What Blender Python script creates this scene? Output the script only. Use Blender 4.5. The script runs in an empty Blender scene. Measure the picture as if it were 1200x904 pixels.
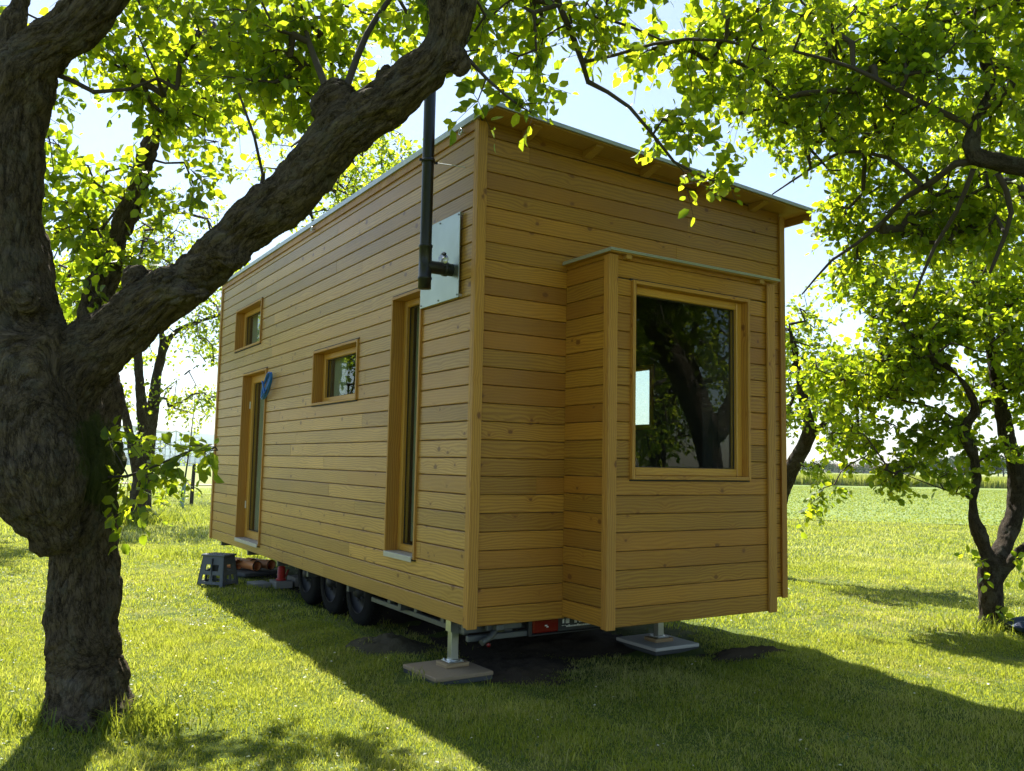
import bpy, math, random
import numpy as np
from mathutils import Vector, noise
R = math.radians
rs = np.random.RandomState(7)
random.seed(7)
S = bpy.context.scene
COL = S.collection

# ------------------------------------------------------------------ helpers
def tag(o, label=None, cat=None, group=None, kind=None):
    if label: o['label'] = label
    if cat: o['category'] = cat
    if group: o['group'] = group
    if kind: o['kind'] = kind
    return o

def link(name, me, mats=None, parent=None):
    o = bpy.data.objects.new(name, me); COL.objects.link(o)
    if mats is not None:
        for m in (mats if isinstance(mats, (list, tuple)) else [mats]): me.materials.append(m)
    if parent is not None: o.parent = parent
    return o

def empty(name, loc=(0, 0, 0), rz=0, **k):
    o = bpy.data.objects.new(name, None); COL.objects.link(o)
    o.location = loc; o.rotation_euler = (0, 0, rz); o.empty_display_size = .2
    return tag(o, **k)

def np_mesh(name, V, faces_list, attrs=None, uv=None, smooth=False):
    """V (n,3); faces_list: list of int arrays (m,k)"""
    me = bpy.data.meshes.new(name)
    V = np.ascontiguousarray(V, dtype=np.float32)
    me.vertices.add(len(V)); me.vertices.foreach_set('co', V.ravel())
    loops = np.concatenate([f.ravel() for f in faces_list]).astype(np.int32)
    tot = np.concatenate([np.full(len(f), f.shape[1]) for f in faces_list]).astype(np.int32)
    start = np.concatenate([[0], np.cumsum(tot)[:-1]]).astype(np.int32)
    me.loops.add(len(loops)); me.loops.foreach_set('vertex_index', loops)
    me.polygons.add(len(tot)); me.polygons.foreach_set('loop_start', start)
    if smooth: me.polygons.foreach_set('use_smooth', np.ones(len(tot), dtype=bool))
    for k, (dom, arr) in (attrs or {}).items():
        arr = np.ascontiguousarray(arr, dtype=np.float32)
        if arr.ndim == 1:
            a = me.attributes.new(k, 'FLOAT', dom); a.data.foreach_set('value', arr)
        else:
            a = me.attributes.new(k, 'FLOAT_VECTOR', dom); a.data.foreach_set('vector', arr.ravel())
    me.update(calc_edges=True); me.validate()
    return me

class MB:
    """collects shapes into one mesh; per face: rnd value, uv per corner"""
    def __init__(s): s.v = []; s.f = []; s.uv = []; s.r = []; s.m = []; s.sm = []
    def add(s, vs, fs, uvs=None, rnd=0.5, mi=0, smooth=False):
        b = len(s.v); s.v += [tuple(v) for v in vs]
        for i, f in enumerate(fs):
            s.f.append([b + k for k in f]); s.r.append(rnd); s.m.append(mi); s.sm.append(smooth)
            s.uv += (uvs[i] if uvs else [(0, 0)] * len(f))
    def box(s, a, b, rnd=None, mi=0, axis=None, bev=0.0):
        (x0, y0, z0), (x1, y1, z1) = [min(p) for p in zip(a, b)], [max(p) for p in zip(a, b)]
        if rnd is None: rnd = random.random()
        d = (x1 - x0, y1 - y0, z1 - z0)
        if axis is None: axis = d.index(max(d))
        e = min(bev, min(d) * .45)
        ou, ov = random.random() * 40, random.random() * 40
        def uvf(p, nrm):
            oth = [k for k in range(3) if k != axis and k != nrm]
            if nrm == axis: oth = [k for k in range(3) if k != axis]; return (p[oth[0]] * .15 + ou, p[oth[1]] + ov)
            return (p[axis] + ou, p[oth[0]] + ov + nrm * .37)
        if e <= 0:
            vs = [(x, y, z) for x in (x0, x1) for y in (y0, y1) for z in (z0, z1)]
            fs = [((0, 1, 3, 2), 0), ((4, 6, 7, 5), 0), ((0, 4, 5, 1), 1), ((2, 3, 7, 6), 1), ((0, 2, 6, 4), 2), ((1, 5, 7, 3), 2)]
            s.add(vs, [f for f, _ in fs], [[uvf(vs[k], n) for k in f] for f, n in fs], rnd, mi)
            return
        bx = [x0, x0 + e, x1 - e, x1]; by = [y0, y0 + e, y1 - e, y1]; bz = [z0, z0 + e, z1 - e, z1]
        vs = []; idx = {}
        def vid(p):
            if p not in idx: idx[p] = len(vs); vs.append(p)
            return idx[p]
        C = [(bx, by, bz)]
        def face_pts(ax, side):
            o = [k for k in range(3) if k != ax]; g = (bx, by, bz)
            out = []
            for i, j in ((1, 1), (2, 1), (2, 2), (1, 2)):
                p = [0, 0, 0]; p[ax] = g[ax][3 if side else 0]; p[o[0]] = g[o[0]][i]; p[o[1]] = g[o[1]][j]; out.append(tuple(p))
            return out
        fs = []; uvs = []
        F = {}
        for ax in range(3):
            for sd in (0, 1):
                q = face_pts(ax, sd); F[ax, sd] = q
                fs.append([vid(p) for p in q]); uvs.append([uvf(p, ax) for p in q])
        g = (bx, by, bz)
        for ax in range(3):           # edges along ax
            o = [k for k in range(3) if k != ax]
            for sa in (0, 1):
                for sb in (0, 1):
                    def P(t, fa):
                        p = [0, 0, 0]; p[ax] = g[ax][t]
                        p[o[0]] = g[o[0]][(3 if sa else 0) if fa else (2 if sa else 1)]
                        p[o[1]] = g[o[1]][(2 if sb else 1) if fa else (3 if sb else 0)]
                        return tuple(p)
                    q = [P(1, True), P(2, True), P(2, False), P(1, False)]
                    fs.append([vid(p) for p in q]); uvs.append([uvf(p, o[0]) for p in q])
        for sx in (0, 1):
            for sy in (0, 1):
                for sz in (0, 1):
                    X = (bx[3 if sx else 0], bx[2 if sx else 1]); Y = (by[3 if sy else 0], by[2 if sy else 1]); Z = (bz[3 if sz else 0], bz[2 if sz else 1])
                    q = [(X[0], Y[1], Z[1]), (X[1], Y[0], Z[1]), (X[1], Y[1], Z[0])]
                    fs.append([vid(p) for p in q]); uvs.append([uvf(p, 0) for p in q])
        s.add(vs, fs, uvs, rnd, mi)
    def tube(s, pts, rad, n=12, caps=True, rnd=.5, mi=0, smooth=True):
        pts = [Vector(p) for p in pts]
        if not hasattr(rad, '__len__'): rad = [rad] * len(pts)
        vs = []; fs = []
        t0 = (pts[1] - pts[0]).normalized()
        a = t0.orthogonal().normalized()
        for i, p in enumerate(pts):
            t = (pts[min(i + 1, len(pts) - 1)] - pts[max(i - 1, 0)]).normalized()
            a = (a - t * a.dot(t)).normalized(); b = t.cross(a)
            for k in range(n):
                w = 2 * math.pi * k / n
                vs.append(p + (a * math.cos(w) + b * math.sin(w)) * rad[i])
        for i in range(len(pts) - 1):
            for k in range(n):
                k2 = (k + 1) % n
                fs.append((i * n + k, i * n + k2, (i + 1) * n + k2, (i + 1) * n + k))
        s.add(vs, fs, None, rnd, mi, smooth)
        if caps:
            s.add(vs[:n], [tuple(range(n))[::-1]], None, rnd, mi); s.add(vs[-n:], [tuple(range(n))], None, rnd, mi)
    def lathe(s, c, axis, prof, n=24, rnd=.5, mi=0, smooth=True):
        """prof: list of (h, r) along axis vector from c"""
        ax = Vector(axis).normalized(); a = ax.orthogonal().normalized(); b = ax.cross(a); c = Vector(c)
        vs = [c + ax * h + (a * math.cos(2 * math.pi * k / n) + b * math.sin(2 * math.pi * k / n)) * r for h, r in prof for k in range(n)]
        fs = [(i * n + k, i * n + (k + 1) % n, (i + 1) * n + (k + 1) % n, (i + 1) * n + k) for i in range(len(prof) - 1) for k in range(n)]
        s.add(vs, fs, None, rnd, mi, smooth)
    def build(s, name, mats, parent=None):
        me = bpy.data.meshes.new(name); me.from_pydata(s.v, [], s.f)
        me.attributes.new('rnd', 'FLOAT', 'FACE').data.foreach_set('value', s.r)
        uvl = me.uv_layers.new(name='UVMap'); uvl.data.foreach_set('uv', np.array(s.uv, dtype=np.float32).ravel())
        me.polygons.foreach_set('material_index', s.m); me.polygons.foreach_set('use_smooth', s.sm)
        me.update()
        return link(name, me, mats, parent)

# ------------------------------------------------------------------ materials
class NT:
    def __init__(s, name):
        s.m = bpy.data.materials.new(name); s.m.use_nodes = True; s.t = s.m.node_tree; s.t.nodes.clear()
        s.out = s.n('ShaderNodeOutputMaterial')
    def n(s, ty, **kw):
        nd = s.t.nodes.new(ty)
        for k, v in kw.items():
            if k.startswith('i_'): nd.inputs[int(k[2:]) if k[2:].isdigit() else k[2:].replace('_', ' ')].default_value = v
            else: setattr(nd, k, v)
        return nd
    def l(s, a, b, ia=0, ib=0):
        s.t.links.new(a.outputs[ia] if hasattr(a, 'outputs') else a, b.inputs[ib] if hasattr(b, 'inputs') else b); return b
    def math(s, op, a, b=None, c=None):
        nd = s.n('ShaderNodeMath', operation=op)
        for i, v in enumerate((a, b, c)):
            if v is None: continue
            if isinstance(v, (int, float)): nd.inputs[i].default_value = v
            else: s.t.links.new(v.outputs[0] if hasattr(v, 'outputs') else v, nd.inputs[i])
        return nd.outputs[0]
    def mix(s, f, a, b, blend='MIX'):
        nd = s.n('ShaderNodeMix', data_type='RGBA', blend_type=blend)
        for sock, v in ((nd.inputs[0], f), (nd.inputs[6], a), (nd.inputs[7], b)):
            if isinstance(v, (int, float)): sock.default_value = v
            elif isinstance(v, tuple): sock.default_value = (*v, 1) if len(v) == 3 else v
            else: s.t.links.new(v.outputs[0] if hasattr(v, 'outputs') else v, sock)
        return nd.outputs[2]
    def ramp(s, f, stops):
        nd = s.n('ShaderNodeValToRGB'); e = nd.color_ramp.elements
        while len(e) > 1: e.remove(e[-1])
        for i, (p, c) in enumerate(stops):
            el = e[0] if i == 0 else e.new(p)
            el.position = p; el.color = (*c, 1) if len(c) == 3 else c
        s.t.links.new(f.outputs[0] if hasattr(f, 'outputs') else f, nd.inputs[0]); return nd.outputs[0]
    def noise(s, vec, scale, detail=4, rough=.6, out=0):
        nd = s.n('ShaderNodeTexNoise'); nd.inputs['Scale'].default_value = scale; nd.inputs['Detail'].default_value = detail; nd.inputs['Roughness'].default_value = rough
        if vec is not None: s.t.links.new(vec, nd.inputs['Vector'])
        return nd.outputs[out]
    def mapping(s, vec, scale=(1, 1, 1), loc=(0, 0, 0)):
        nd = s.n('ShaderNodeMapping'); nd.inputs['Scale'].default_value = scale; nd.inputs['Location'].default_value = loc
        s.t.links.new(vec, nd.inputs['Vector']); return nd.outputs[0]
    def attr(s, name, out=2):
        nd = s.n('ShaderNodeAttribute', attribute_name=name); return nd.outputs[out]
    def obj(s): return s.n('ShaderNodeTexCoord').outputs['Object']
    def gen_pos(s): return s.n('ShaderNodeNewGeometry').outputs['Position']
    def bump(s, h, strength=.3, dist=.01):
        nd = s.n('ShaderNodeBump'); nd.inputs['Strength'].default_value = strength; nd.inputs['Distance'].default_value = dist
        s.t.links.new(h, nd.inputs['Height']); return nd.outputs[0]
    def bsdf(s, color, rough=.6, metal=0, spec=.5, normal=None, **kw):
        nd = s.n('ShaderNodeBsdfPrincipled')
        for k, v in (('Base Color', color), ('Roughness', rough), ('Metallic', metal), ('Specular IOR Level', spec), ('Normal', normal)) + tuple(kw.items()):
            if v is None: continue
            if isinstance(v, tuple): nd.inputs[k].default_value = (*v, 1) if len(v) == 3 else v
            elif isinstance(v, (int, float)): nd.inputs[k].default_value = v
            else: s.t.links.new(v, nd.inputs[k])
        return nd
    def fin(s, sh): s.t.links.new(sh.outputs[0], s.out.inputs[0]); return s.m

def wood(name, base, dark, red, rough=.5, knots=True, vary=1.0, rrng=(.25, 1.0)):
    t = NT(name); uv = t.n('ShaderNodeTexCoord').outputs['UV']; rnd = t.attr('rnd')
    warp = t.noise(t.mapping(uv, (1.3, 6, 1)), 1.0, 3, .5)
    sep = t.n('ShaderNodeSeparateXYZ'); t.l(uv, sep)
    vor = t.n('ShaderNodeTexVoronoi', feature='F1'); vor.inputs['Scale'].default_value = 1.0; vor.inputs['Randomness'].default_value = 1
    t.l(t.mapping(uv, (6.0, 8.5, 1)), vor)
    d = t.math('ADD', vor.outputs['Distance'], t.math('MULTIPLY_ADD', t.noise(t.mapping(uv, (30, 60, 1)), 1.0, 3, .6), .14, -.07)); csep = t.n('ShaderNodeSeparateColor'); t.l(vor.outputs['Color'], csep)
    gate = t.math('GREATER_THAN', csep.outputs[0], .33)
    size = t.math('MULTIPLY_ADD', csep.outputs[1], .13, .075)
    knot = t.math('MULTIPLY', t.math('SUBTRACT', 1.0, t.math('SMOOTH_MIN', t.math('DIVIDE', d, size), 1.0, .2)), gate)
    halo = t.math('MULTIPLY', t.math('POWER', 2.718, t.math('MULTIPLY', d, -7.0)), gate)
    ph = t.math('ADD', t.math('MULTIPLY', sep.outputs[1], 300.0), t.math('ADD', t.math('MULTIPLY', warp, 34.0), t.math('MULTIPLY', halo, 16.0)))
    g = t.math('MULTIPLY_ADD', t.math('SINE', ph), .5, .5)
    fine = t.noise(t.mapping(uv, (6, 260, 1)), 1.0, 4, .7)
    big = t.noise(t.mapping(uv, (.8, 3, 1)), 1.0, 2, .5)
    v = t.math('MULTIPLY_ADD', rnd, vary, -.5 * vary)
    c = t.mix(t.math('MULTIPLY', g, .75), base, dark)
    c = t.mix(t.math('MULTIPLY', fine, .45), c, dark)
    r2 = t.math('FRACT', t.math('MULTIPLY', rnd, 7.31))
    c = t.mix(t.math('MULTIPLY', t.math('POWER', r2, 2.0), .75 * min(vary, 1)), c, red)
    hsv = t.n('ShaderNodeHueSaturation'); t.l(c, hsv, 0, 4)
    t.t.links.new(t.math('ADD', t.math('MULTIPLY_ADD', v, .40, 1.0), t.math('MULTIPLY_ADD', big, .6, -.30)), hsv.inputs['Value'])
    c = hsv.outputs[0]
    wx = t.noise(t.mapping(t.obj(), (1.6, 1.6, .55)), 1.0, 5, .65)
    c = t.mix(t.math('MULTIPLY', t.math('MAXIMUM', t.math('SUBTRACT', wx, .42), 0.0), .5), c, (.36, .22, .08))
    if knots:
        c = t.mix(t.math('MULTIPLY', halo, .8), c, red)
        c = t.mix(t.math('MINIMUM', t.math('MULTIPLY', knot, 2.2), .80), c, (.15, .048, .010))
    h = t.math('ADD', t.math('MULTIPLY', g, .4), t.math('MULTIPLY', fine, .8))
    h = t.math('SUBTRACT', h, t.math('MULTIPLY', knot, .6))
    r = t.math('MULTIPLY_ADD', fine, .22, rough - .1)
    return t.fin(t.bsdf(c, r, 0, .5, t.bump(h, .35, .0016)))

def simple(name, color, rough=.6, metal=0, nscale=20, var=.25, bump=.1, spec=.5, dist=.003):
    t = NT(name); o = t.obj()
    nz = t.noise(o, nscale, 5, .65)
    big = t.noise(o, nscale * .12, 3, .6)
    c = t.mix(t.math('MULTIPLY', nz, var), color, tuple(k * .45 for k in color))
    c = t.mix(t.math('MULTIPLY', big, var), c, tuple(min(1, k * 1.35) for k in color))
    r = t.math('MULTIPLY_ADD', nz, .2, rough - .1)
    return t.fin(t.bsdf(c, r, metal, spec, t.bump(nz, bump, dist)))

def leaf_mat(name, top, trans, tf=.5, rough=.42):
    t = NT(name); rnd = t.attr('rnd'); a = t.n('ShaderNodeHueSaturation'); b = t.n('ShaderNodeHueSaturation')
    a.inputs['Color'].default_value = (*top, 1); b.inputs['Color'].default_value = (*trans, 1)
    hue = t.math('MULTIPLY_ADD', rnd, .045, .4775); val = t.math('MULTIPLY_ADD', rnd, -.7, 1.35)
    nz = t.noise(t.gen_pos(), 1.3, 2, .5)
    val = t.math('MULTIPLY', val, t.math('MULTIPLY_ADD', nz, .5, .75))
    for k in (a, b): t.t.links.new(hue, k.inputs['Hue']); t.t.links.new(val, k.inputs['Value'])
    p = t.bsdf(a.outputs[0], rough, 0, .45)
    tr = t.n('ShaderNodeBsdfTranslucent'); t.l(b, tr)
    mx = t.n('ShaderNodeMixShader'); mx.inputs[0].default_value = tf
    t.l(p, mx, 0, 1); t.l(tr, mx, 0, 2)
    return t.fin(mx)

def bark_mat(name, c1, c2, scale=1.0, moss=.3, light=(.22, .21, .17), lich=.3):
    t = NT(name); v = t.attr('bark', 1)
    nzc = t.n('ShaderNodeTexNoise'); nzc.inputs['Scale'].default_value = 11 * scale; nzc.inputs['Detail'].default_value = 6; nzc.inputs['Roughness'].default_value = .7
    t.t.links.new(v, nzc.inputs['Vector'])
    dist = t.n('ShaderNodeVectorMath', operation='MULTIPLY_ADD'); t.l(nzc, dist, 1, 0); dist.inputs[1].default_value = (.13, .13, .13); t.t.links.new(v, dist.inputs[2])
    vor = t.n('ShaderNodeTexVoronoi', feature='DISTANCE_TO_EDGE'); vor.inputs['Scale'].default_value = 34 * scale; t.l(dist, vor)
    vo2 = t.n('ShaderNodeTexVoronoi', feature='DISTANCE_TO_EDGE'); vo2.inputs['Scale'].default_value = 85 * scale; t.l(dist, vo2)
    rid = t.noise(v, 26 * scale, 7, .72); nz = t.noise(v, 90 * scale, 5, .75); big = t.noise(v, 4, 4, .6); med = t.noise(t.obj(), 9, 5, .7)
    crack = t.math('MULTIPLY', t.ramp(vor.outputs['Distance'], [(0, (0, 0, 0)), (.13, (1, 1, 1))]), t.math('MULTIPLY_ADD', t.ramp(vo2.outputs['Distance'], [(0, (0, 0, 0)), (.2, (1, 1, 1))]), .4, .6))
    crack = t.math('MULTIPLY_ADD', crack, .6, t.math('MULTIPLY', t.ramp(rid, [(.38, (0, 0, 0)), (.58, (1, 1, 1))]), .5))
    c = t.mix(med, c1, c2); c = t.mix(t.math('MULTIPLY', nz, .5), c, tuple(k * 1.6 for k in c2))
    c = t.mix(t.math('MULTIPLY', t.math('SUBTRACT', 1.0, crack), .95), c, tuple(k * .16 for k in c1))
    lm = t.ramp(t.math('ADD', t.noise(t.obj(), 6, 6, .75), t.math('MULTIPLY', nz, .15)), [(.60, (0, 0, 0)), (.66, (1, 1, 1))])
    c = t.mix(t.math('MULTIPLY', lm, lich), c, light)
    ms = t.attr('moss')
    mm = t.math('MULTIPLY', t.ramp(t.math('ADD', t.math('MULTIPLY', med, .9), ms), [(.86 - moss * .2, (0, 0, 0)), (1.02 - moss * .2, (1, 1, 1))]), .85)
    c = t.mix(mm, c, t.mix(nz, (.035, .055, .010), (.10, .12, .02)))
    h = t.math('ADD', crack, t.math('MULTIPLY', nz, .5))
    return t.fin(t.bsdf(c, .92, 0, .15, t.bump(h, 1.0, .022 / scale ** .5)))

W_SIDE = wood('larch_cladding_side', (.60, .352, .086), (.33, .150, .028), (.40, .190, .036), .38)  # paler than the front boards: sky sheen put into the colour
W_FRONT = wood('larch_cladding_front', (.54, .275, .031), (.27, .106, .010), (.35, .135, .013), .42)  # same larch, deeper tone: the front's dimmer light put into the colour
W_TRIM = wood('larch_trim', (.58, .305, .050), (.35, .150, .020), (.39, .145, .020), .5, knots=True, vary=.5)
W_FRAME = wood('spruce_frame', (.66, .36, .055), (.50, .245, .032), (.50, .235, .032), .38, knots=False, vary=.3)
W_PLY = wood('soffit_board', (.50, .28, .058), (.39, .195, .038), (.40, .20, .04), .6, knots=False, vary=.4)
W_IN = simple('dark_interior', (.10, .09, .075), .8)
W_BLOCK = wood('rough_block_wood', (.42, .32, .19), (.28, .19, .10), (.3, .2, .1), .7, knots=False)
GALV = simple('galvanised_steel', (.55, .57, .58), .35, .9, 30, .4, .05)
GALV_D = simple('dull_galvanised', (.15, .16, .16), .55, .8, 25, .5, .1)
ROOFM = simple('roof_edge_metal', (.42, .45, .44), .4, .6, 15, .3, .05)
GUTM = simple('bay_roof_edge', (.40, .41, .37), .5, .3, 15, .3, .05)
BLACKP = simple('black_flue_enamel', (.010, .011, .013), .34, .0, 40, .15, .01)
BLACK = simple('black_rubber', (.006, .006, .006), .9, 0, 60, .3, .1, .2)
DARKM = simple('dark_steel', (.05, .05, .05), .5, .6)
SEAL = simple('dark_seal', (.02, .02, .02), .7)
RIMM = simple('rim_metal', (.035, .035, .04), .55, .3)
REDL = simple('red_lens', (.16, .006, .006), .15, 0, 60, .2, .02)
REDP = simple('red_paint', (.42, .03, .02), .4)
WHITEP = simple('white_print', (.75, .75, .72), .6)
SLABM = simple('slab_brown', (.30, .22, .14), .8, 0, 30, .5, .4)
SLABG = simple('slab_grey', (.55, .53, .50), .85, 0, 40, .4, .3)
SLABD = simple('slab_weathered', (.24, .23, .21), .85, 0, 40, .5, .3)  # darker copy of the grey slab colour
SLABE = simple('slab_edge', (.075, .075, .075), .85)
STOOLM = simple('grey_plastic', (.085, .10, .125), .5, 0, 80, .3, .1)
CLAY = simple('orange_plastic', (.62, .23, .08), .4, 0, 15, .5, .05)
BLUEH = simple('blue_hose', (.01, .14, .55), .35, 0, 30, .2, .02)
BLUEF = simple('blue_fabric', (.012, .035, .10), .7, 0, 40, .4, .3)
WHITEF = simple('white_fabric', (.6, .63, .68), .7, 0, 40, .2, .2)
ALU = simple('sill_aluminium', (.50, .48, .44), .5, .3)
SCREW = simple('screw', (.2, .2, .2), .4, .8)
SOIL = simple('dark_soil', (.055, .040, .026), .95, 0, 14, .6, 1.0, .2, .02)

def glass_mat():
    t = NT('window_glass')
    fr = t.n('ShaderNodeFresnel'); fr.inputs[0].default_value = 1.47
    nz = t.noise(t.obj(), .9, 2, .5); nrm = t.bump(nz, .06, .02)
    g = t.n('ShaderNodeBsdfGlossy'); g.inputs['Roughness'].default_value = .0; g.inputs['Color'].default_value = (.95, 1, .97, 1)
    t.t.links.new(nrm, g.inputs['Normal'])
    tr = t.n('ShaderNodeBsdfTransparent'); tr.inputs[0].default_value = (.86, .90, .87, 1)
    bf = t.n('ShaderNodeNewGeometry').outputs['Backfacing']; front = t.math('SUBTRACT', 1.0, bf)
    mx = t.n('ShaderNodeMixShader'); t.t.links.new(t.math('MULTIPLY', fr, front), mx.inputs[0]); t.l(tr, mx, 0, 1); t.l(g, mx, 0, 2)
    return t.fin(mx)
GLASS = glass_mat()

LEAF = leaf_mat('apple_leaf', (.050, .105, .012), (.56, .70, .022), .56)
LEAF_FAR = leaf_mat('orchard_leaf', (.060, .125, .014), (.60, .74, .030), .58)
BARK_OLD = bark_mat('old_apple_bark', (.090, .066, .042), (.195, .148, .096), 1.0, .6, lich=.3)
BARK = bark_mat('orchard_bark', (.070, .052, .038), (.14, .11, .08), 1.5, .2, lich=.4)
BARK_TWIG = simple('twig_bark', (.055, .042, .034), .85, 0, 30, .4, .3)

# ------------------------------------------------------------------ camera, sky, sun
H_CAM = 1.5; F = 1002.7; PITCH = .091; ROLL = .0195
cam = bpy.data.objects.new('camera', bpy.data.cameras.new('camera')); COL.objects.link(cam)
cam.data.sensor_width = 36; cam.data.lens = F / 1200 * 36; cam.data.clip_end = 20000; cam.data.clip_start = .05
cam.location = (0, 0, H_CAM)
from mathutils import Matrix
cam.rotation_euler = (Matrix.Rotation(math.pi / 2 + PITCH, 4, 'X') @ Matrix.Rotation(ROLL, 4, 'Z')).to_euler()
S.camera = cam

SUN_EL = R(54.5); SUN_DIR_XY = (-.325, .946)            # toward the sun
SUN_AZ = math.atan2(SUN_DIR_XY[1], SUN_DIR_XY[0])
sv = Vector((math.cos(SUN_AZ) * math.cos(SUN_EL), math.sin(SUN_AZ) * math.cos(SUN_EL), math.sin(SUN_EL)))
sun = bpy.data.objects.new('sun', bpy.data.lights.new('sun', 'SUN')); COL.objects.link(sun)
sun.data.energy = 5.0; sun.data.angle = R(.53); sun.data.color = (1, .955, .87)
sun.rotation_euler = sv.to_track_quat('Z', 'Y').to_euler()
wd = bpy.data.worlds.new('World'); S.world = wd; wd.use_nodes = True
wt = wd.node_tree; wt.nodes.clear()
sky = wt.nodes.new('ShaderNodeTexSky'); sky.sky_type = 'NISHITA'; sky.sun_disc = False
sky.sun_elevation = SUN_EL; sky.sun_rotation = math.pi / 2 - SUN_AZ
sky.air_density = 1.0; sky.dust_density = .6; sky.ozone_density = 1.0
bg = wt.nodes.new('ShaderNodeBackground'); bg.inputs[1].default_value = .080
wo = wt.nodes.new('ShaderNodeOutputWorld'); wt.links.new(sky.outputs[0], bg.inputs[0]); wt.links.new(bg.outputs[0], wo.inputs[0])
S.view_settings.view_transform = 'Standard'; S.view_settings.look = 'None'; S.view_settings.gamma = 1
S.view_settings.exposure = 1.40
S.view_settings.use_curve_mapping = False
S.render.engine = 'CYCLES'
S.cycles.max_bounces = 8; S.cycles.diffuse_bounces = 4; S.cycles.glossy_bounces = 4; S.cycles.transmission_bounces = 5
S.cycles.transparent_max_bounces = 12; S.cycles.use_denoising = True
S.cycles.caustics_reflective = False; S.cycles.caustics_refractive = False

def at(x, y, D):
    """photo pixel (1200x904) and distance in metres along +Y -> world point"""
    u = (x - 600) / F; v = -(y - 452) / F
    u1 = u * math.cos(ROLL) - v * math.sin(ROLL); v1 = u * math.sin(ROLL) + v * math.cos(ROLL)
    c, s = math.cos(PITCH), math.sin(PITCH)
    d = (u1, c - v1 * s, s + v1 * c); k = D / d[1]
    return Vector((d[0] * k, D, H_CAM + d[2] * k))
HX, HY, TH = -.265, 5.907, .5635
def house(a, b, z=0):
    c, s = math.cos(TH), math.sin(TH); return Vector((HX + a * c - b * s, HY + a * s + b * c, z))

# ------------------------------------------------------------------ ground
def gz(x, y):
    """gentle unevenness of the lawn (numpy)"""
    return .022 * np.sin(x * 1.7 + 1.3) * np.cos(y * 1.3) + .014 * np.sin(x * 4.1 + y * 2.7) + .008 * np.sin(x * 9 - y * 7.3)

def ground_mat(name, kind):
    t = NT(name); p = t.gen_pos()
    a = t.noise(p, .35, 4, .6); b = t.noise(p, 3.0, 5, .65); c = t.noise(p, 40, 4, .7)
    if kind == 'lawn':
        col = t.mix(b, (.075, .12, .020), (.15, .19, .035)); col = t.mix(t.math('MULTIPLY', c, .7), col, (.05, .06, .015))
        col = t.mix(t.ramp(t.math('ADD', t.math('MULTIPLY', a, .5), t.math('MULTIPLY', b, .5)), [(.52, (0, 0, 0)), (.66, (1, 1, 1))]), col, (.26, .24, .08))
    elif kind == 'field':
        st = t.noise(t.mapping(p, (1, 1, 1)), 9, 4, .75); s2 = t.noise(t.mapping(p, (.25, 1.2, 1)), 1.2, 4, .6)
        col = t.mix(st, (.11, .17, .035), (.21, .27, .08)); col = t.mix(t.math('MULTIPLY', s2, .5), col, (.20, .25, .07))
        col = t.mix(t.ramp(a, [(.5, (0, 0, 0)), (.75, (1, 1, 1))]), col, (.23, .28, .09))
    else:
        col = t.mix(b, (.17, .24, .06), (.26, .31, .10)); col = t.mix(t.math('MULTIPLY', a, .6), col, (.32, .32, .15))
    return t.fin(t.bsdf(col, .95, 0, .15, t.bump(c, .6, .02)))

def grid_sheet(name, xs, ys, zf, mat, kind='structure'):
    X, Y = np.meshgrid(xs, ys, indexing='ij'); Z = zf(X, Y)
    V = np.stack([X, Y, Z], -1).reshape(-1, 3); ny = len(ys); i, j = np.meshgrid(np.arange(len(xs) - 1), np.arange(ny - 1), indexing='ij')
    q = (i * ny + j).ravel(); Fq = np.stack([q, q + ny, q + ny + 1, q + 1], 1)
    o = link(name, np_mesh(name, V, [Fq], smooth=True), mat); return tag(o, kind=kind)
# one sheet to the horizon, gently uneven near the camera
def fade(x, y): return np.clip(1 - np.hypot(x, y - 8) / 45, 0, 1)
xs = np.concatenate([-np.geomspace(9000, 14, 22), np.arange(-13.6, 13.7, .16), np.geomspace(14, 9000, 22)])
ys = np.concatenate([-np.geomspace(3000, 2, 12), np.arange(-1.6, 24, .16), np.geomspace(24.4, 12000, 34)])
grid_sheet('meadow_ground', xs, ys, lambda x, y: gz(x, y) * fade(x, y) - .0, ground_mat('lawn_ground', 'lawn'))
# farmland beyond the orchard, a sheet a little above the ground sheet
def strip(name, pts, z, mat):
    mb = MB(); mb.add([(x, y, z) for x, y in pts], [tuple(range(len(pts)))]); return tag(mb.build(name, mat), kind='structure')
FIELD = ground_mat('field_crop', 'field')
strip('crop_field', [(6.5, 26.0), (60, 14), (900, -80), (900, 300), (500, 300), (44, 84), (20, 79), (2, 78), (-1, 30)], .024, FIELD)
strip('far_meadow', [(-900, 40), (-24, 36.5), (-2.5, 34), (-3, 78), (8, 118), (600, 700), (600, 1500), (-900, 1500)], .022, ground_mat('far_meadow_mat', 'far'))
t = NT('gravel_track'); p = t.gen_pos(); cc = t.mix(t.noise(p, 2, 4), (.30, .26, .18), (.42, .38, .28)); TRACK = t.fin(t.bsdf(cc, .95, 0, .1))
strip('farm_track', [(-80, 47.5), (-2, 45), (-2, 47), (-80, 50)], .06, TRACK)
t = NT('bare_strip'); p = t.gen_pos(); cc = t.mix(t.noise(p, 1.5, 5, .7), (.15, .17, .055), (.24, .23, .10)); BARE = t.fin(t.bsdf(cc, .95, 0, .1))
0 and strip('field_edge_path', [(4.9, 24.4), (20, 21.2), (60, 11.6), (60, 12.4), (20, 22.0), (4.9, 25.2)], .052, BARE)

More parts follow.
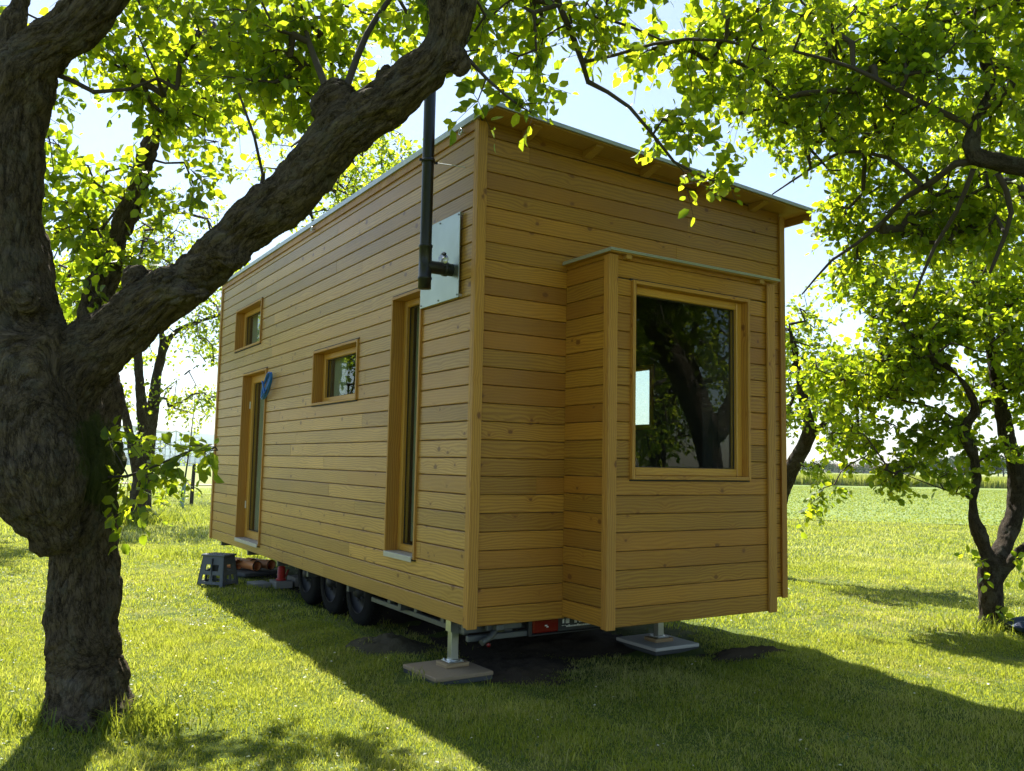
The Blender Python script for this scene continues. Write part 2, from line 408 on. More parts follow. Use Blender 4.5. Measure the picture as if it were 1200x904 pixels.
# ------------------------------------------------------------------ grass
def grass_mat(name, g1, g2, dry, tf=.45):
    t = NT(name); r = t.attr('rnd'); p = t.gen_pos(); nz = t.noise(p, .9, 4, .6); n2 = t.noise(p, .22, 3, .5)
    base = t.mix(r, g1, g2)
    base = t.mix(t.ramp(t.math('ADD', t.math('MULTIPLY', t.math('ADD', nz, n2), .5), t.math('MULTIPLY', r, .28)), [(.62, (0, 0, 0)), (.80, (1, 1, 1))]), base, dry)
    base = t.mix(t.math('MULTIPLY', t.math('GREATER_THAN', t.math('FRACT', t.math('MULTIPLY', r, 13.7)), .93), .7), base, dry)
    pb = t.bsdf(base, .5, 0, .35)
    tr = t.n('ShaderNodeBsdfTranslucent'); t.t.links.new(t.mix(.55, base, (.80, .86, .06)), tr.inputs[0])
    mx = t.n('ShaderNodeMixShader'); mx.inputs[0].default_value = tf; t.l(pb, mx, 0, 1); t.l(tr, mx, 0, 2)
    return t.fin(mx)
GRASS = grass_mat('lawn_grass', (.052, .104, .009), (.142, .192, .016), (.46, .40, .18), .54)
GRASS_R = grass_mat('rough_grass', (.09, .15, .035), (.22, .28, .09), (.55, .55, .36))
GRASS_W = grass_mat('weed_green', (.045, .095, .014), (.10, .17, .025), (.14, .20, .04))

def blades(P, h, w, lean=.55):
    """P (n,3) bases; h,w arrays -> V,F(quads,tris)"""
    n = len(P); a = rs.rand(n) * 2 * np.pi; s = np.stack([np.cos(a), np.sin(a), np.zeros(n)], 1)
    b = rs.rand(n) * 2 * np.pi; ln = (rs.rand(n) ** .7) * lean * h
    L = np.stack([np.cos(b) * ln, np.sin(b) * ln, np.zeros(n)], 1); hz = np.zeros((n, 3)); hz[:, 2] = h
    W = s * (w[:, None] * .5)
    v = np.stack([P - W, P + W, P + W * .8 + hz * .55 + L * .35, P - W * .8 + hz * .55 + L * .35, P + hz * (1 - .25 * (ln / np.maximum(h, 1e-4))[:, None]) + L], 1)
    k = np.arange(n)[:, None] * 5
    return v.reshape(-1, 3), k + np.array([[0, 1, 2, 3]]), k + np.array([[3, 2, 4]])
def grass_obj(name, P, h, w, mat, lab, cat, lean=.55, par=None, rnd=None):
    V, Q, T = blades(P, h, w, lean); r = rs.rand(len(P)) if rnd is None else rnd
    me = np_mesh(name, V, [Q, T], {'rnd': ('POINT', np.repeat(r, 5))})
    o = link(name, me, mat, par)
    return tag(o, lab, cat, kind='stuff') if lab else o
def in_house(x, y, m=0.0):
    dx, dy = x - HX, y - HY; c, s = math.cos(TH), math.sin(TH); a = dx * c + dy * s; b = -dx * s + dy * c
    return (a > m) & (a < 3.17 - m) & (b > m) & (b < 7.3 - m)
PADS = [house(.03, .34), house(2.0, .33)]
def scatter(n, ymin, ymax, xf):
    y = np.sqrt(rs.rand(n) * (ymax ** 2 - ymin ** 2) + ymin ** 2); x = (rs.rand(n) * 2 - 1) * (xf * y + .6); return x, y
Ps, hs, ws = [], [], []
def pn(x, y, s, o=0):   # cheap patch noise
    return np.sin(x * s + 1.7 + o) * np.sin(y * s * 1.3 + .4 - o) + .6 * np.sin(x * s * 2.3 + y * s * 1.9 + o)
for n, a, b, hh, ww, xf in ((350000, 3.4, 8.0, .030, .0045, .74), (230000, 8.0, 15, .036, .008, .72), (110000, 15, 27, .05, .018, .72)):
    x, y = scatter(n, a, b, xf); k = ~in_house(x, y, .5) | (rs.rand(n) < .03)
    k &= ~(in_house(x, y, 0) & (rs.rand(n) < .6))
    for pd in PADS: k &= ~((np.abs(x - pd.x) < .34) & (np.abs(y - pd.y) < .34))
    x, y = x[k], y[k]; m = np.clip(1 + .26 * pn(x, y, 2.1) + .22 * pn(x, y, 6.3, 2), .35, 2)
    Ps.append(np.stack([x, y, gz(x, y) * fade(x, y) - .003], 1)); hs.append(hh * m * (.45 + .9 * rs.rand(len(x)))); ws.append(ww * (.6 + .7 * rs.rand(len(x))))
grass_obj('lawn_grass', np.concatenate(Ps), np.concatenate(hs), np.concatenate(ws), GRASS, 'short sunlit lawn grass growing all around the wooden house', 'grass', .9)
# clover and small broad leaves between the blades
x, y = scatter(46000, 3.4, 13, .74); k = ~in_house(x, y, 0) & (pn(x, y, 1.7, 4) + pn(x, y, 5.1, 1) * .6 + rs.rand(len(x)) * .8 > .35); x, y = x[k], y[k]
def leaf_stuff(name, x, y, size, mat, lab, cat, z=.012):
    B = np.stack([x, y, gz(x, y) * fade(x, y) + z + .02 * rs.rand(len(x))], 1); D = rs.randn(len(x), 3); D[:, 2] *= .25
    o = link(name, leaves_mesh(name, B, D, size, True, 2.2), mat); return tag(o, lab, cat, kind='stuff')
CLOVER_ARGS = (x, y)
# longer tufts in the lawn
Ps, hs, ws = [], [], []
for i in range(620):
    y = math.sqrt(random.random() * (14 ** 2 - 3.6 ** 2) + 3.6 ** 2); x = random.uniform(-.72, .72) * y
    if in_house(x, y, -.1): continue
    n = random.randint(6, 16); q = rs.randn(n, 2) * .03; X = x + q[:, 0]; Y = y + q[:, 1]
    Ps.append(np.stack([X, Y, gz(X, Y) * fade(X, Y)], 1)); hs.append(.05 + .06 * rs.rand(n)); ws.append(.004 + .003 * rs.rand(n))
grass_obj('grass_tufts', np.concatenate(Ps), np.concatenate(hs), np.concatenate(ws), GRASS, 'scattered taller tufts sticking out of the lawn', 'grass', 1.0)
# rough pale grass between lawn and field
n = 110000; x = rs.rand(n) * 34 + 2.0; y = 13.5 + rs.rand(n) * 13 - (x - 2) * .18
k = (pn(x, y, .9) + 1.1 * rs.rand(n) > -.1) & (y > 12.6 - .1 * x) & ~in_house(x, y, -.2); x, y = x[k], y[k]
grass_obj('rough_grass', np.stack([x, y, gz(x, y) * fade(x, y)], 1), .03 + .07 * rs.rand(len(x)) ** 1.5, .008 + .010 * rs.rand(len(x)), GRASS_R, 'pale rough grass between the lawn and the crop field', 'grass', .9)
n = 120000; x = -rs.rand(n) * 26 - 2.5; y = 15 + rs.rand(n) * 26; k = (np.abs(x) < .62 * y) & ~in_house(x, y, -.2); x, y = x[k], y[k]
grass_obj('meadow_grass', np.stack([x, y, gz(x, y) * fade(x, y)], 1), .04 + .10 * rs.rand(len(x)) ** 2, .008 + .012 * rs.rand(len(x)), GRASS_R, 'tall pale meadow grass behind the house near the greenhouse', 'grass', .8)
# crop field seedlings texture and tall crop strip
n = 60000; y = np.sqrt(rs.rand(n) * (74 ** 2 - 22 ** 2) + 22 ** 2); x = rs.rand(n) * .56 * y + .09 * y + 2; k = y > 26.5 - .22 * (x - 4); x, y = x[k], y[k]
grass_obj('field_crop', np.stack([x, y, np.full(len(x), .015)], 1), .03 + .05 * rs.rand(len(x)), .03 + .04 * rs.rand(len(x)), grass_mat('seedling', (.13, .21, .04), (.22, .30, .075), (.36, .38, .15), .3), 'low green crop covering the flat field right of the house', 'crop', 1.2)
n = 60000; s = rs.rand(n); x = 2 + s * 78; y = 78.5 + (x - 2) * .10 + rs.rand(n) ** 1.5 * 16
grass_obj('tall_crop', np.stack([x, y, np.full(n, .05)], 1), .85 + .35 * rs.rand(n), .05 + .04 * rs.rand(n), grass_mat('tall_crop_mat', (.12, .18, .06), (.26, .32, .13), (.40, .40, .22)), 'tall pale green cereal crop at the far edge of the field', 'crop', .25)

# ------------------------------------------------------------------ trees
LEAF8 = np.array([[0, 0, 0], [.36, 0, -.0], [.70, 0, -.03], [1, 0, -.12], [.24, .31, .07], [.66, .33, .05], [.24, -.31, .07], [.66, -.33, .05]])
LF_T = np.array([[0, 1, 4], [2, 3, 5], [0, 6, 1], [2, 7, 3]]); LF_Q = np.array([[1, 2, 5, 4], [1, 6, 7, 2]])
LEAF4 = np.array([[0, 0, 0], [.5, .36, .06], [1, 0, -.06], [.5, -.36, .06]]); LF4_T = np.array([[0, 2, 1], [0, 3, 2]])

def leaves_mesh(name, B, D, size, simple_leaf=False, up=.7):
    n = len(B); D = D / np.maximum(np.linalg.norm(D, axis=1, keepdims=True), 1e-6)
    N = rs.randn(n, 3) * .75; N[:, 2] += up; N -= D * (N * D).sum(1, keepdims=True); N /= np.maximum(np.linalg.norm(N, axis=1, keepdims=True), 1e-6)
    T = np.cross(N, D)
    tm = LEAF4 if simple_leaf else LEAF8
    bend = (rs.rand(n) * 1.6 + .2)[:, None, None]; tpl = np.repeat(tm[None], n, 0).copy(); tpl[:, :, 2:3] *= bend
    V = B[:, None] + (tpl[:, :, 0:1] * D[:, None] + tpl[:, :, 1:2] * T[:, None] + tpl[:, :, 2:3] * N[:, None]) * size[:, None, None]
    k = (np.arange(n) * len(tm))[:, None, None]
    fl = [(k + LF4_T[None]).reshape(-1, 3)] if simple_leaf else [(k + LF_Q[None]).reshape(-1, 4), (k + LF_T[None]).reshape(-1, 3)]
    return np_mesh(name, V.reshape(-1, 3), fl, {'rnd': ('POINT', np.repeat(rs.rand(n), len(tm)))}, smooth=True)

def frusta(A, B, ra, rb, k=5):
    """open cones for edges"""
    n = len(A); d = B - A; L = np.linalg.norm(d, axis=1, keepdims=True); d = d / np.maximum(L, 1e-6)
    ref = np.where(np.abs(d[:, 2:3]) < .9, np.array([[0, 0, 1.]]), np.array([[1., 0, 0]]))
    u = np.cross(d, ref); u /= np.linalg.norm(u, axis=1, keepdims=True); v = np.cross(d, u)
    w = np.arange(k) * 2 * np.pi / k
    ring = np.cos(w)[None, :, None] * u[:, None] + np.sin(w)[None, :, None] * v[:, None]
    V = np.concatenate([A[:, None] - d[:, None] * ra[:, None, None] * .4 + ring * ra[:, None, None], B[:, None] + d[:, None] * rb[:, None, None] * .4 + ring * rb[:, None, None]], 1)
    b = (np.arange(n) * 2 * k)[:, None, None]; i = np.arange(k); q = np.stack([i, (i + 1) % k, k + (i + 1) % k, k + i], 1)
    return V.reshape(-1, 3), (b + q[None]).reshape(-1, 4)

def vec(a): return np.array([[*p] for p in a], dtype=float)

def resample(ch, step):
    """chain [(Vector, r)...] -> catmull-rom resampled"""
    P = [Vector(c[0]) for c in ch]; Rr = [c[1] for c in ch]; out = []
    for i in range(len(P) - 1):
        p0, p1, p2, p3 = P[max(i - 1, 0)], P[i], P[i + 1], P[min(i + 2, len(P) - 1)]
        n = max(1, int((p2 - p1).length / step))
        for k in range(n):
            t = k / n
            q = .5 * ((2 * p1) + (p2 - p0) * t + (2 * p0 - 5 * p1 + 4 * p2 - p3) * t * t + (3 * p1 - p0 - 3 * p2 + p3) * t ** 3)
            out.append((q, Rr[i] * (1 - t) + Rr[i + 1] * t))
    out.append((P[-1], Rr[-1])); return out

def trunk_mesh(name, chains, voxel, mat, parent, amp=.02, ridge=.012, moss_fn=None, blobs=()):
    mb = MB(); segA, segB, fa, fb, fs = [], [], [], [], []; org = Vector(chains[0][0][0])
    for ch in chains:
        rc = resample(ch, .08); pts = [c[0] for c in rc]; rad = [c[1] for c in rc]
        mb.tube(pts, rad, 16)
        mb.add(*ico(pts[0], rad[0])); mb.add(*ico(pts[-1], rad[-1]))
        P = vec(pts); segA.append(P[:-1]); segB.append(P[1:])
        sl_ = (pts[0] - org).length; a_ = Vector((.3, 1, .1))
        for i in range(len(pts) - 1):
            t_ = (pts[i + 1] - pts[i]); ln_ = t_.length; t_ = t_ / ln_; a_ = (a_ - t_ * a_.dot(t_)).normalized(); fa.append([*a_]); fb.append([*t_.cross(a_)]); fs.append(sl_ + ln_ / 2); sl_ += ln_
    for p, r in blobs: mb.add(*ico(Vector(p), r))
    me = bpy.data.meshes.new('tmp'); me.from_pydata(mb.v, [], mb.f)
    o = bpy.data.objects.new('tmp', me); COL.objects.link(o)
    m = o.modifiers.new('r', 'REMESH'); m.mode = 'VOXEL'; m.voxel_size = voxel; m.adaptivity = 0
    sm = o.modifiers.new('s', 'SMOOTH'); sm.factor = .5; sm.iterations = 5
    dg = bpy.context.evaluated_depsgraph_get(); dg.update(); me2 = bpy.data.meshes.new_from_object(o.evaluated_get(dg), depsgraph=dg)
    bpy.data.objects.remove(o); bpy.data.meshes.remove(me); me2.name = name
    n = len(me2.vertices); V = np.empty(n * 3, np.float32); me2.vertices.foreach_get('co', V); V = V.reshape(-1, 3).astype(float)
    N = np.empty(n * 3, np.float32); me2.vertices.foreach_get('normal', N); N = N.reshape(-1, 3)
    A = np.concatenate(segA); B = np.concatenate(segB); ax = B - A; ln = np.linalg.norm(ax, axis=1, keepdims=True); ax = ax / ln; M = (A + B) / 2; fa = np.array(fa); fb = np.array(fb); fs = np.array(fs)
    bark = np.empty((n, 3))
    for s in range(0, n, 3000):
        Q = V[s:s + 3000, None] - M[None]; d = np.linalg.norm(Q, axis=2); w = np.exp(-(d - d.min(1, keepdims=True)) / .05); w /= w.sum(1, keepdims=True)
        bark[s:s + 3000, 0] = (w * (Q * fa[None]).sum(2)).sum(1); bark[s:s + 3000, 1] = (w * (Q * fb[None]).sum(2)).sum(1)
        bark[s:s + 3000, 2] = (w * (fs[None] + (Q * ax[None]).sum(2))).sum(1) * .30
    D = np.empty(n)
    for i in range(n):
        b = Vector(bark[i]); q = Vector(V[i])
        big = noise.noise(q * 3.1) * amp * 1.3 + noise.noise(q * 8.0) * amp * .6
        r1 = 1 - abs(noise.noise(b * 17)) * 2.4; r2 = noise.noise(b * 42) + .6 * noise.noise(b * 90)
        D[i] = big + ridge * (-(max(r1, 0) ** 3) * 1.0 + r2 * .45)
    V2 = V + N * D[:, None]
    me2.vertices.foreach_set('co', V2.astype(np.float32).ravel())
    a = me2.attributes.new('bark', 'FLOAT_VECTOR', 'POINT'); a.data.foreach_set('vector', bark.astype(np.float32).ravel())
    ms = N[:, 2] * .22 if moss_fn is None else moss_fn(V, N)
    a = me2.attributes.new('moss', 'FLOAT', 'POINT'); a.data.foreach_set('value', np.asarray(ms, np.float32))
    me2.polygons.foreach_set('use_smooth', np.ones(len(me2.polygons), bool)); me2.update(); me2.materials.clear()
    return link(name, me2, mat, parent)

def ico(c, r):
    n, m = 12, 8; vs = [(c.x, c.y, c.z - r)]
    for j in range(1, m):
        a = -math.pi / 2 + math.pi * j / m
        for i in range(n):
            b = 2 * math.pi * i / n; vs.append((c.x + r * math.cos(a) * math.cos(b), c.y + r * math.cos(a) * math.sin(b), c.z + r * math.sin(a)))
    vs.append((c.x, c.y, c.z + r)); fs = [(0, 1 + (i + 1) % n, 1 + i) for i in range(n)]
    for j in range(m - 2):
        for i in range(n):
            a = 1 + j * n; fs.append((a + i, a + (i + 1) % n, a + n + (i + 1) % n, a + n + i))
    L = len(vs) - 1; a = 1 + (m - 2) * n; fs += [(L, a + i, a + (i + 1) % n) for i in range(n)]
    return vs, fs

def blob_points(blobs, gap=.0, gs=1.4):
    """blobs: (centre, (rx,ry,rz) or r, n) -> target points, thinned by noise so the crown has holes"""
    out = []
    for c, r, n in blobs:
        r = np.array(r if hasattr(r, '__len__') else (r, r, r)); k = 0; tries = 0
        while k < n and tries < n * 20:
            tries += 1
            p = rs.randn(3); p /= np.linalg.norm(p); p = p * rs.rand() ** .42 * r
            q = Vector(c) + Vector(p)
            if noise.noise(q * gs) < gap: continue
            out.append(q); k += 1
    return out

def crown(parent, skel, targets, leaf=.06, per=9, twigs=3, tl=.2, mat=LEAF, simple_leaf=False, droop=.25, step=.14, thick=1.0, up=.7, extra_chains=(), maxd=None):
    """skel: list of chains (pts); grows branches to the targets, hangs leafy sprays on them"""
    nodes = []; par = []; fixed = []
    def addchain(ch):
        for i, (p, r) in enumerate(resample(ch, .12)):
            nodes.append([*p]); par.append(len(nodes) - 2 if i else -1); fixed.append(r)
    for ch in skel: addchain(ch)
    ns = len(nodes)
    for ch in extra_chains: addchain(ch)
    cap = len(nodes) + len(targets) * 40; A = np.zeros((cap, 3)); A[:len(nodes)] = nodes; cnt = len(nodes)
    T = vec(targets); d = np.array([np.min(((A[:cnt] - t) ** 2).sum(1)) for t in T]); T = T[np.argsort(d)]
    tips = []; par = par + [0] * (cap - cnt); leafc = np.zeros(cap)
    for t in T:
        j = int(np.argmin(((A[:cnt] - t) ** 2).sum(1))); a = A[j].copy(); L = np.linalg.norm(t - a)
        if maxd and L > maxd: continue
        n = max(1, int(L / step)); off = rs.randn(3) * L * .10
        for k in range(1, n + 1):
            if cnt >= cap: break
            u = k / n; p = a + (t - a) * u + off * math.sin(u * math.pi) + np.array([0, 0, .12 * L * math.sin(u * math.pi)]) + (rs.randn(3) * .014 if k < n else 0)
            A[cnt] = p; par[cnt] = j; j = cnt; cnt += 1
        tips.append(j); leafc[j] += 1
    for i in range(cnt - 1, ns - 1, -1):
        if par[i] >= 0: leafc[par[i]] += leafc[i]
    rad = np.maximum(.0026, .0031 * np.maximum(leafc[:cnt], .5) ** .5) * thick
    for i, r in enumerate(fixed): rad[i] = r
    e = np.array([i for i in range(ns, cnt) if par[i] >= 0]); pe = np.array([par[i] for i in e])
    ra = np.minimum(rad[pe], rad[e] * 1.5)
    V1, Q1 = frusta(A[pe], A[e], ra, rad[e], 6 if not simple_leaf else 4)
    # sprays
    tips = np.array(tips); tp = A[tips]; pd = tp - A[[par[i] for i in tips]]; pd /= np.maximum(np.linalg.norm(pd, axis=1, keepdims=True), 1e-6)
    n = len(tips) * twigs; B = np.repeat(tp, twigs, 0); Dv = np.repeat(pd, twigs, 0) * .5 + rs.randn(n, 3) * .6; Dv[:, 2] -= droop
    Dv /= np.linalg.norm(Dv, axis=1, keepdims=True); Lg = tl * (.5 + rs.rand(n)); E = B + Dv * Lg[:, None]; E[:, 2] -= Lg * .15
    V2, Q2 = frusta(B, E, np.full(n, .0022 * thick), np.full(n, .0012 * thick), 3)
    me = np_mesh('branches', np.concatenate([V1, V2]), [Q1, Q2 + len(V1)], smooth=True)
    link('branches', me, BARK_TWIG, parent)
    m = n * per; u = np.tile((np.arange(per) + .6) / per, n); Bb = np.repeat(B, per, 0) + np.repeat(E - B, per, 0) * u[:, None]
    Ld = np.repeat(Dv, per, 0) * .55 + rs.randn(m, 3) * .6; Ld[:, 2] -= .15
    sz = leaf * (.40 + .80 * rs.rand(m) ** .8); Ldn = Ld / np.linalg.norm(Ld, axis=1, keepdims=True)
    Bb = Bb + Ldn * (.012 + .01 * rs.rand(m))[:, None]
    # denser growth along last branch nodes
    me = leaves_mesh('crown', Bb, Ld, sz, simple_leaf, up); link('crown', me, mat, parent)
    return m

def C(*a): return [(at(x, y, d), r) for x, y, d, r in a]

# ---- old leaning fruit tree, left foreground
T1 = empty('fruit_tree', at(98, 833, 5.1), label='big old fruit tree with hanging burl, thick bough crossing before the wooden house', cat='tree')
T1.location.z = 0; o1 = T1.location.copy()
trunk = C((99, 852, 5.1, .285), (100, 828, 5.1, .235), (100, 780, 5.1, .205), (98, 700, 5.08, .195), (98, 620, 5.05, .195), (96, 560, 5.0, .195), (80, 500, 4.95, .21), (60, 450, 4.9, .235))
burl = C((38, 420, 4.72, .24), (34, 500, 4.66, .27), (38, 555, 4.62, .265), (50, 595, 4.62, .22), (60, 620, 4.66, .15))
lB = C((60, 460, 4.85, 0.2430), (32, 400, 4.75, 0.2115), (14, 320, 4.7, 0.2025), (8, 230, 4.65, 0.1890), (10, 150, 4.6, 0.1845), (22, 100, 4.55, 0.1710), (40, 66, 4.5, 0.1485), (85, 32, 4.45, 0.1305), (125, -10, 4.4, 0.1215), (170, -70, 4.3, 0.1080), (210, -170, 4.2, 0.0810))
lB2 = C((15, 95, 4.6, .12), (8, 55, 4.6, .07), (18, 15, 4.65, .055), (28, -40, 4.7, .05), (10, -120, 4.8, .035))
lA = C((62, 470, 4.85, 0.2349), (105, 418, 4.8, 0.1783), (140, 390, 4.72, 0.1522), (190, 350, 4.6, 0.1305), (250, 303, 4.45, 0.1261), (310, 252, 4.3, 0.1305), (360, 205, 4.2, 0.1348), (400, 160, 4.1, 0.1348), (455, 118, 4.0, 0.1218), (505, 78, 3.9, 0.1131), (526, 40, 3.85, 0.1027), (532, -10, 3.8, 0.1001), (545, -70, 3.7, 0.0957), (575, -160, 3.6, 0.0696))
lC = C((112, 540, 5.15, .17), (114, 450, 5.3, .13), (112, 370, 5.4, .10), (130, 300, 5.6, .088), (155, 235, 5.8, .080), (170, 185, 5.9, .075), (186, 148, 6.0, .068), (222, 122, 6.1, .055), (246, 105, 6.2, .038), (236, 80, 6.3, .030), (205, 55, 6.3, .022))
roots = [C((100, 800, 5.1, .15), (70, 838, 5.0, .10), (48, 858, 4.9, .05)), C((100, 800, 5.1, .15), (130, 836, 5.05, .10), (152, 852, 5.0, .05)), C((100, 805, 5.0, .14), (98, 850, 4.9, .09), (96, 875, 4.78, .04))]
stub = C((205, 340, 4.5, .07), (228, 345, 4.36, .035), (242, 343, 4.32, .028))
def mossT1(V, N):
    m = N[:, 2] * .22
    c = at(122, 545, 4.95); d = np.linalg.norm((V - np.array(c)) / np.array([.22, .5, .42]), axis=1); m += np.clip(1.1 - d, 0, 1) * .8
    return m
bl = [(at(400, 118, 4.12), .10), (at(385, 132, 4.15), .09), (at(536, 72, 3.86), .075), (at(196, 330, 4.47), .095), (at(160, 330, 4.65), .07), (at(120, 560, 5.0), .11), (at(121, 600, 5.02), .10), (at(30, 350, 4.55), .09), (at(455, 90, 4.0), .07), (at(275, 300, 4.33), .09)]
trunk_mesh('trunk', [trunk, burl, lB, lB2, lA, lC, stub] + roots, .0115, BARK_OLD, None, .030, .021, mossT1, bl).parent = None
tr1 = bpy.data.objects['trunk']; tr1.parent = T1; tr1.location = -o1
class Off:            # parent proxy placing world-space meshes under an offset empty
    pass
def under(parent, before):
    """move objects created since `before` (world space meshes) under parent"""
    for o in list(COL.objects):
        if o.name not in before and o is not parent and o.parent is parent and o.location.length == 0:
            o.location = -parent.location
def make_crown(parent, *a, **k):
    before = {o.name for o in COL.objects}; n = crown(parent, *a, **k); under(parent, before); return n
leaf_stuff('clover', *CLOVER_ARGS, .012 + .016 * rs.rand(len(CLOVER_ARGS[0])), leaf_mat('clover_leaf', (.07, .13, .02), (.35, .42, .03), .4), 'low clover leaves mixed into the lawn in front of the house', 'clover')
x, y = scatter(520, 3.6, 12, .74); k = ~in_house(x, y, -.2); leaf_stuff('fallen_petals', x[k], y[k], .012 + .012 * rs.rand(k.sum()), simple('petal', (.55, .50, .36), .8), 'small pale petals and dry bits scattered on the lawn', 'petals', .03)
T = []
def cl(x, y, d, r, n, gap=-.1): T.extend(blob_points([(at(x, y, d), r, n)], gap))
for a in ((150, 120, 5.0, (.55, .6, .45), 45), (110, 215, 5.3, (.35, .6, .5), 38), (130, 300, 5.6, (.35, .5, .35), 25), (230, 60, 5.0, (.5, .6, .4), 41), (320, 40, 4.7, (.5, .6, .32), 45), (300, 105, 4.7, (.3, .4, .2), 16),
          (400, 40, 4.5, (.4, .5, .3), 31), (440, 10, 4.4, (.4, .4, .25), 22), (205, 190, 5.9, (.35, .4, .4), 18), (350, 110, 4.5, (.22, .3, .2), 9), (575, 15, 4.2, (.15, .4, .2), 7), (560, 60, 4.2, (.10, .3, .2), 4),
          (60, 20, 4.9, (.35, .5, .3), 18), (240, 120, 6.2, (.5, .5, .3), 16), (95, 340, 5.6, (.2, .4, .25), 10)):
    cl(*a)
for a in ((200, -150, 4.6, (1.3, 1.2, .6), 90), (500, -150, 4.2, (1.2, 1.1, .5), 80), (0, -200, 5, (1.2, 1.0, .6), 60), (340, -120, 4.6, (.9, .9, .35), 60), (720, -60, 4.2, (.9, .8, .25), 55)): cl(*a)
T += blob_points([((-2.15, 7.9, 5.0), (.42, .4, .3), 26), ((-2.95, 7.95, 5.0), (.4, .35, .25), 22), ((-1.75, 7.7, 4.9), (.25, .3, .2), 10), ((-2.5, 7.4, 5.3), (.8, .4, .3), 22)], -.2)
# low leafy shoot beside the trunk
T += [at(*p) for p in ((150, 560, 4.85), (172, 545, 4.75), (190, 548, 4.7), (205, 538, 4.65), (222, 528, 4.6), (240, 530, 4.55), (252, 524, 4.5), (160, 580, 4.78), (150, 598, 4.78), (130, 520, 4.85), (176, 552, 4.72))]
# long bough hanging in front of the roof
top = [C((600, -150, 3.9, .05), (640, -40, 4.1, .022), (655, 5, 4.3, .019), (672, 45, 4.4, .017), (682, 72, 4.45, .016), (689, 96, 4.5, .014), (712, 108, 4.52, .011), (738, 126, 4.55, .010), (765, 158, 4.6, .009), (790, 190, 4.6, .008), (825, 208, 4.65, .007), (862, 222, 4.7, .004)),
       C((684, 73, 4.45, .010), (720, 65, 4.45, .009), (765, 52, 4.5, .009), (805, 46, 4.5, .009), (850, 48, 4.55, .008), (905, 62, 4.6, .006)),
       C((668, 18, 4.35, .009), (710, 22, 4.35, .008), (745, 34, 4.4, .007), (775, 47, 4.45, .005)),
       C((540, 60, 3.9, .014), (570, 92, 3.9, .008), (590, 110, 3.9, .006), (610, 125, 3.95, .005), (622, 132, 4.0, .003)),
       C((393, 130, 4.2, .022), (378, 92, 4.3, .020), (362, 50, 4.4, .016), (350, 0, 4.5, .014), (345, -60, 4.6, .012)),
       C((302, 250, 4.35, .012), (308, 205, 4.3, .009), (298, 160, 4.2, .008), (280, 110, 4.2, .006)),
       C((60, 85, 4.6, .016), (85, 95, 4.6, .014), (110, 108, 4.65, .012), (150, 105, 4.7, .010), (185, 92, 4.8, .008)),
       C((118, 560, 4.95, .010), (150, 558, 4.85, .008), (185, 545, 4.7, .006), (225, 528, 4.6, .004), (255, 528, 4.5, .003)),
       C((400, 120, 4.1, .02), (430, 40, 4.2, .016), (470, -20, 4.3, .014), (520, -100, 4.3, .012))]
T += blob_points([(at(760, 22, 4.5), (.40, .4, .11), 22), (at(850, 25, 4.6), (.35, .4, .16), 24), (at(700, 30, 4.4), (.18, .3, .12), 10), (at(790, 150, 4.6), (.13, .2, .09), 9), 
                  (at(610, 70, 4.4), (.10, .3, .10), 5), (at(640, 20, 4.4), (.12, .3, .10), 6), (at(860, 205, 4.7), (.08, .1, .06), 3), (at(850, 80, 4.6), (.25, .3, .12), 12)], -.3)
T += [at(*p) for p in ((590, 105, 3.95), (612, 122, 3.95), (622, 128, 4.0), (640, 110, 4.4), (800, 200, 4.65), (835, 212, 4.65), (560, 118, 3.95))]
n1 = make_crown(T1, [trunk, lB, lB2, lA, lC], T, leaf=.070, per=7, twigs=3, tl=.17, extra_chains=top, droop=.2)

# ---- generic orchard trees
def orchard(name, base, chains, targets, label, voxel=.02, group='orchard trees around the house', amp=.015, ridge=.010, **kw):
    root = empty(name, (base[0], base[1], 0), label=label, cat='tree', group=group)
    thick = [c for c in chains if c[0][1] >= .03]
    o = trunk_mesh('trunk', thick, voxel, BARK, root, amp, ridge); o.location = -root.location
    thin = [c for c in chains if c[0][1] < .03]
    make_crown(root, thick, targets, extra_chains=thin, **kw)
    return root

# right tree beside the field
b4 = at(1160, 732, 8.55); b4.z = 0
r4 = [C((1160, 745, 8.55, .15), (1161, 722, 8.55, .125), (1161, 690, 8.55, .115), (1160, 665, 8.55, .11)),
      C((1160, 680, 8.55, .09), (1156, 655, 8.55, .065), (1152, 638, 8.55, .058), (1143, 614, 8.5, .055), (1140, 590, 8.5, .052), (1144, 558, 8.5, .050), (1140, 530, 8.45, .050), (1129, 503, 8.45, .052), (1143, 482, 8.4, .045), (1134, 455, 8.4, .035), (1110, 430, 8.5, .026), (1075, 415, 8.6, .018), (1040, 412, 8.7, .012)),
      C((1162, 678, 8.55, .10), (1168, 655, 8.6, .10), (1180, 628, 8.7, .095), (1192, 590, 8.8, .09), (1190, 550, 8.8, .085), (1180, 510, 8.8, .08), (1172, 470, 8.8, .065), (1160, 400, 8.9, .05), (1140, 320, 9, .035), (1120, 240, 9, .02)),
      C((1163, 688, 8.55, .07), (1176, 672, 8.5, .055), (1192, 650, 8.45, .05), (1215, 620, 8.4, .045), (1240, 560, 8.4, .035)),
      C((1130, 500, 8.45, .02), (1100, 480, 8.6, .015), (1060, 470, 8.8, .012), (1010, 460, 9, .008)),
      C((1141, 584, 8.5, .012), (1120, 578, 8.4, .008), (1090, 568, 8.3, .006), (1060, 556, 8.25, .004))]
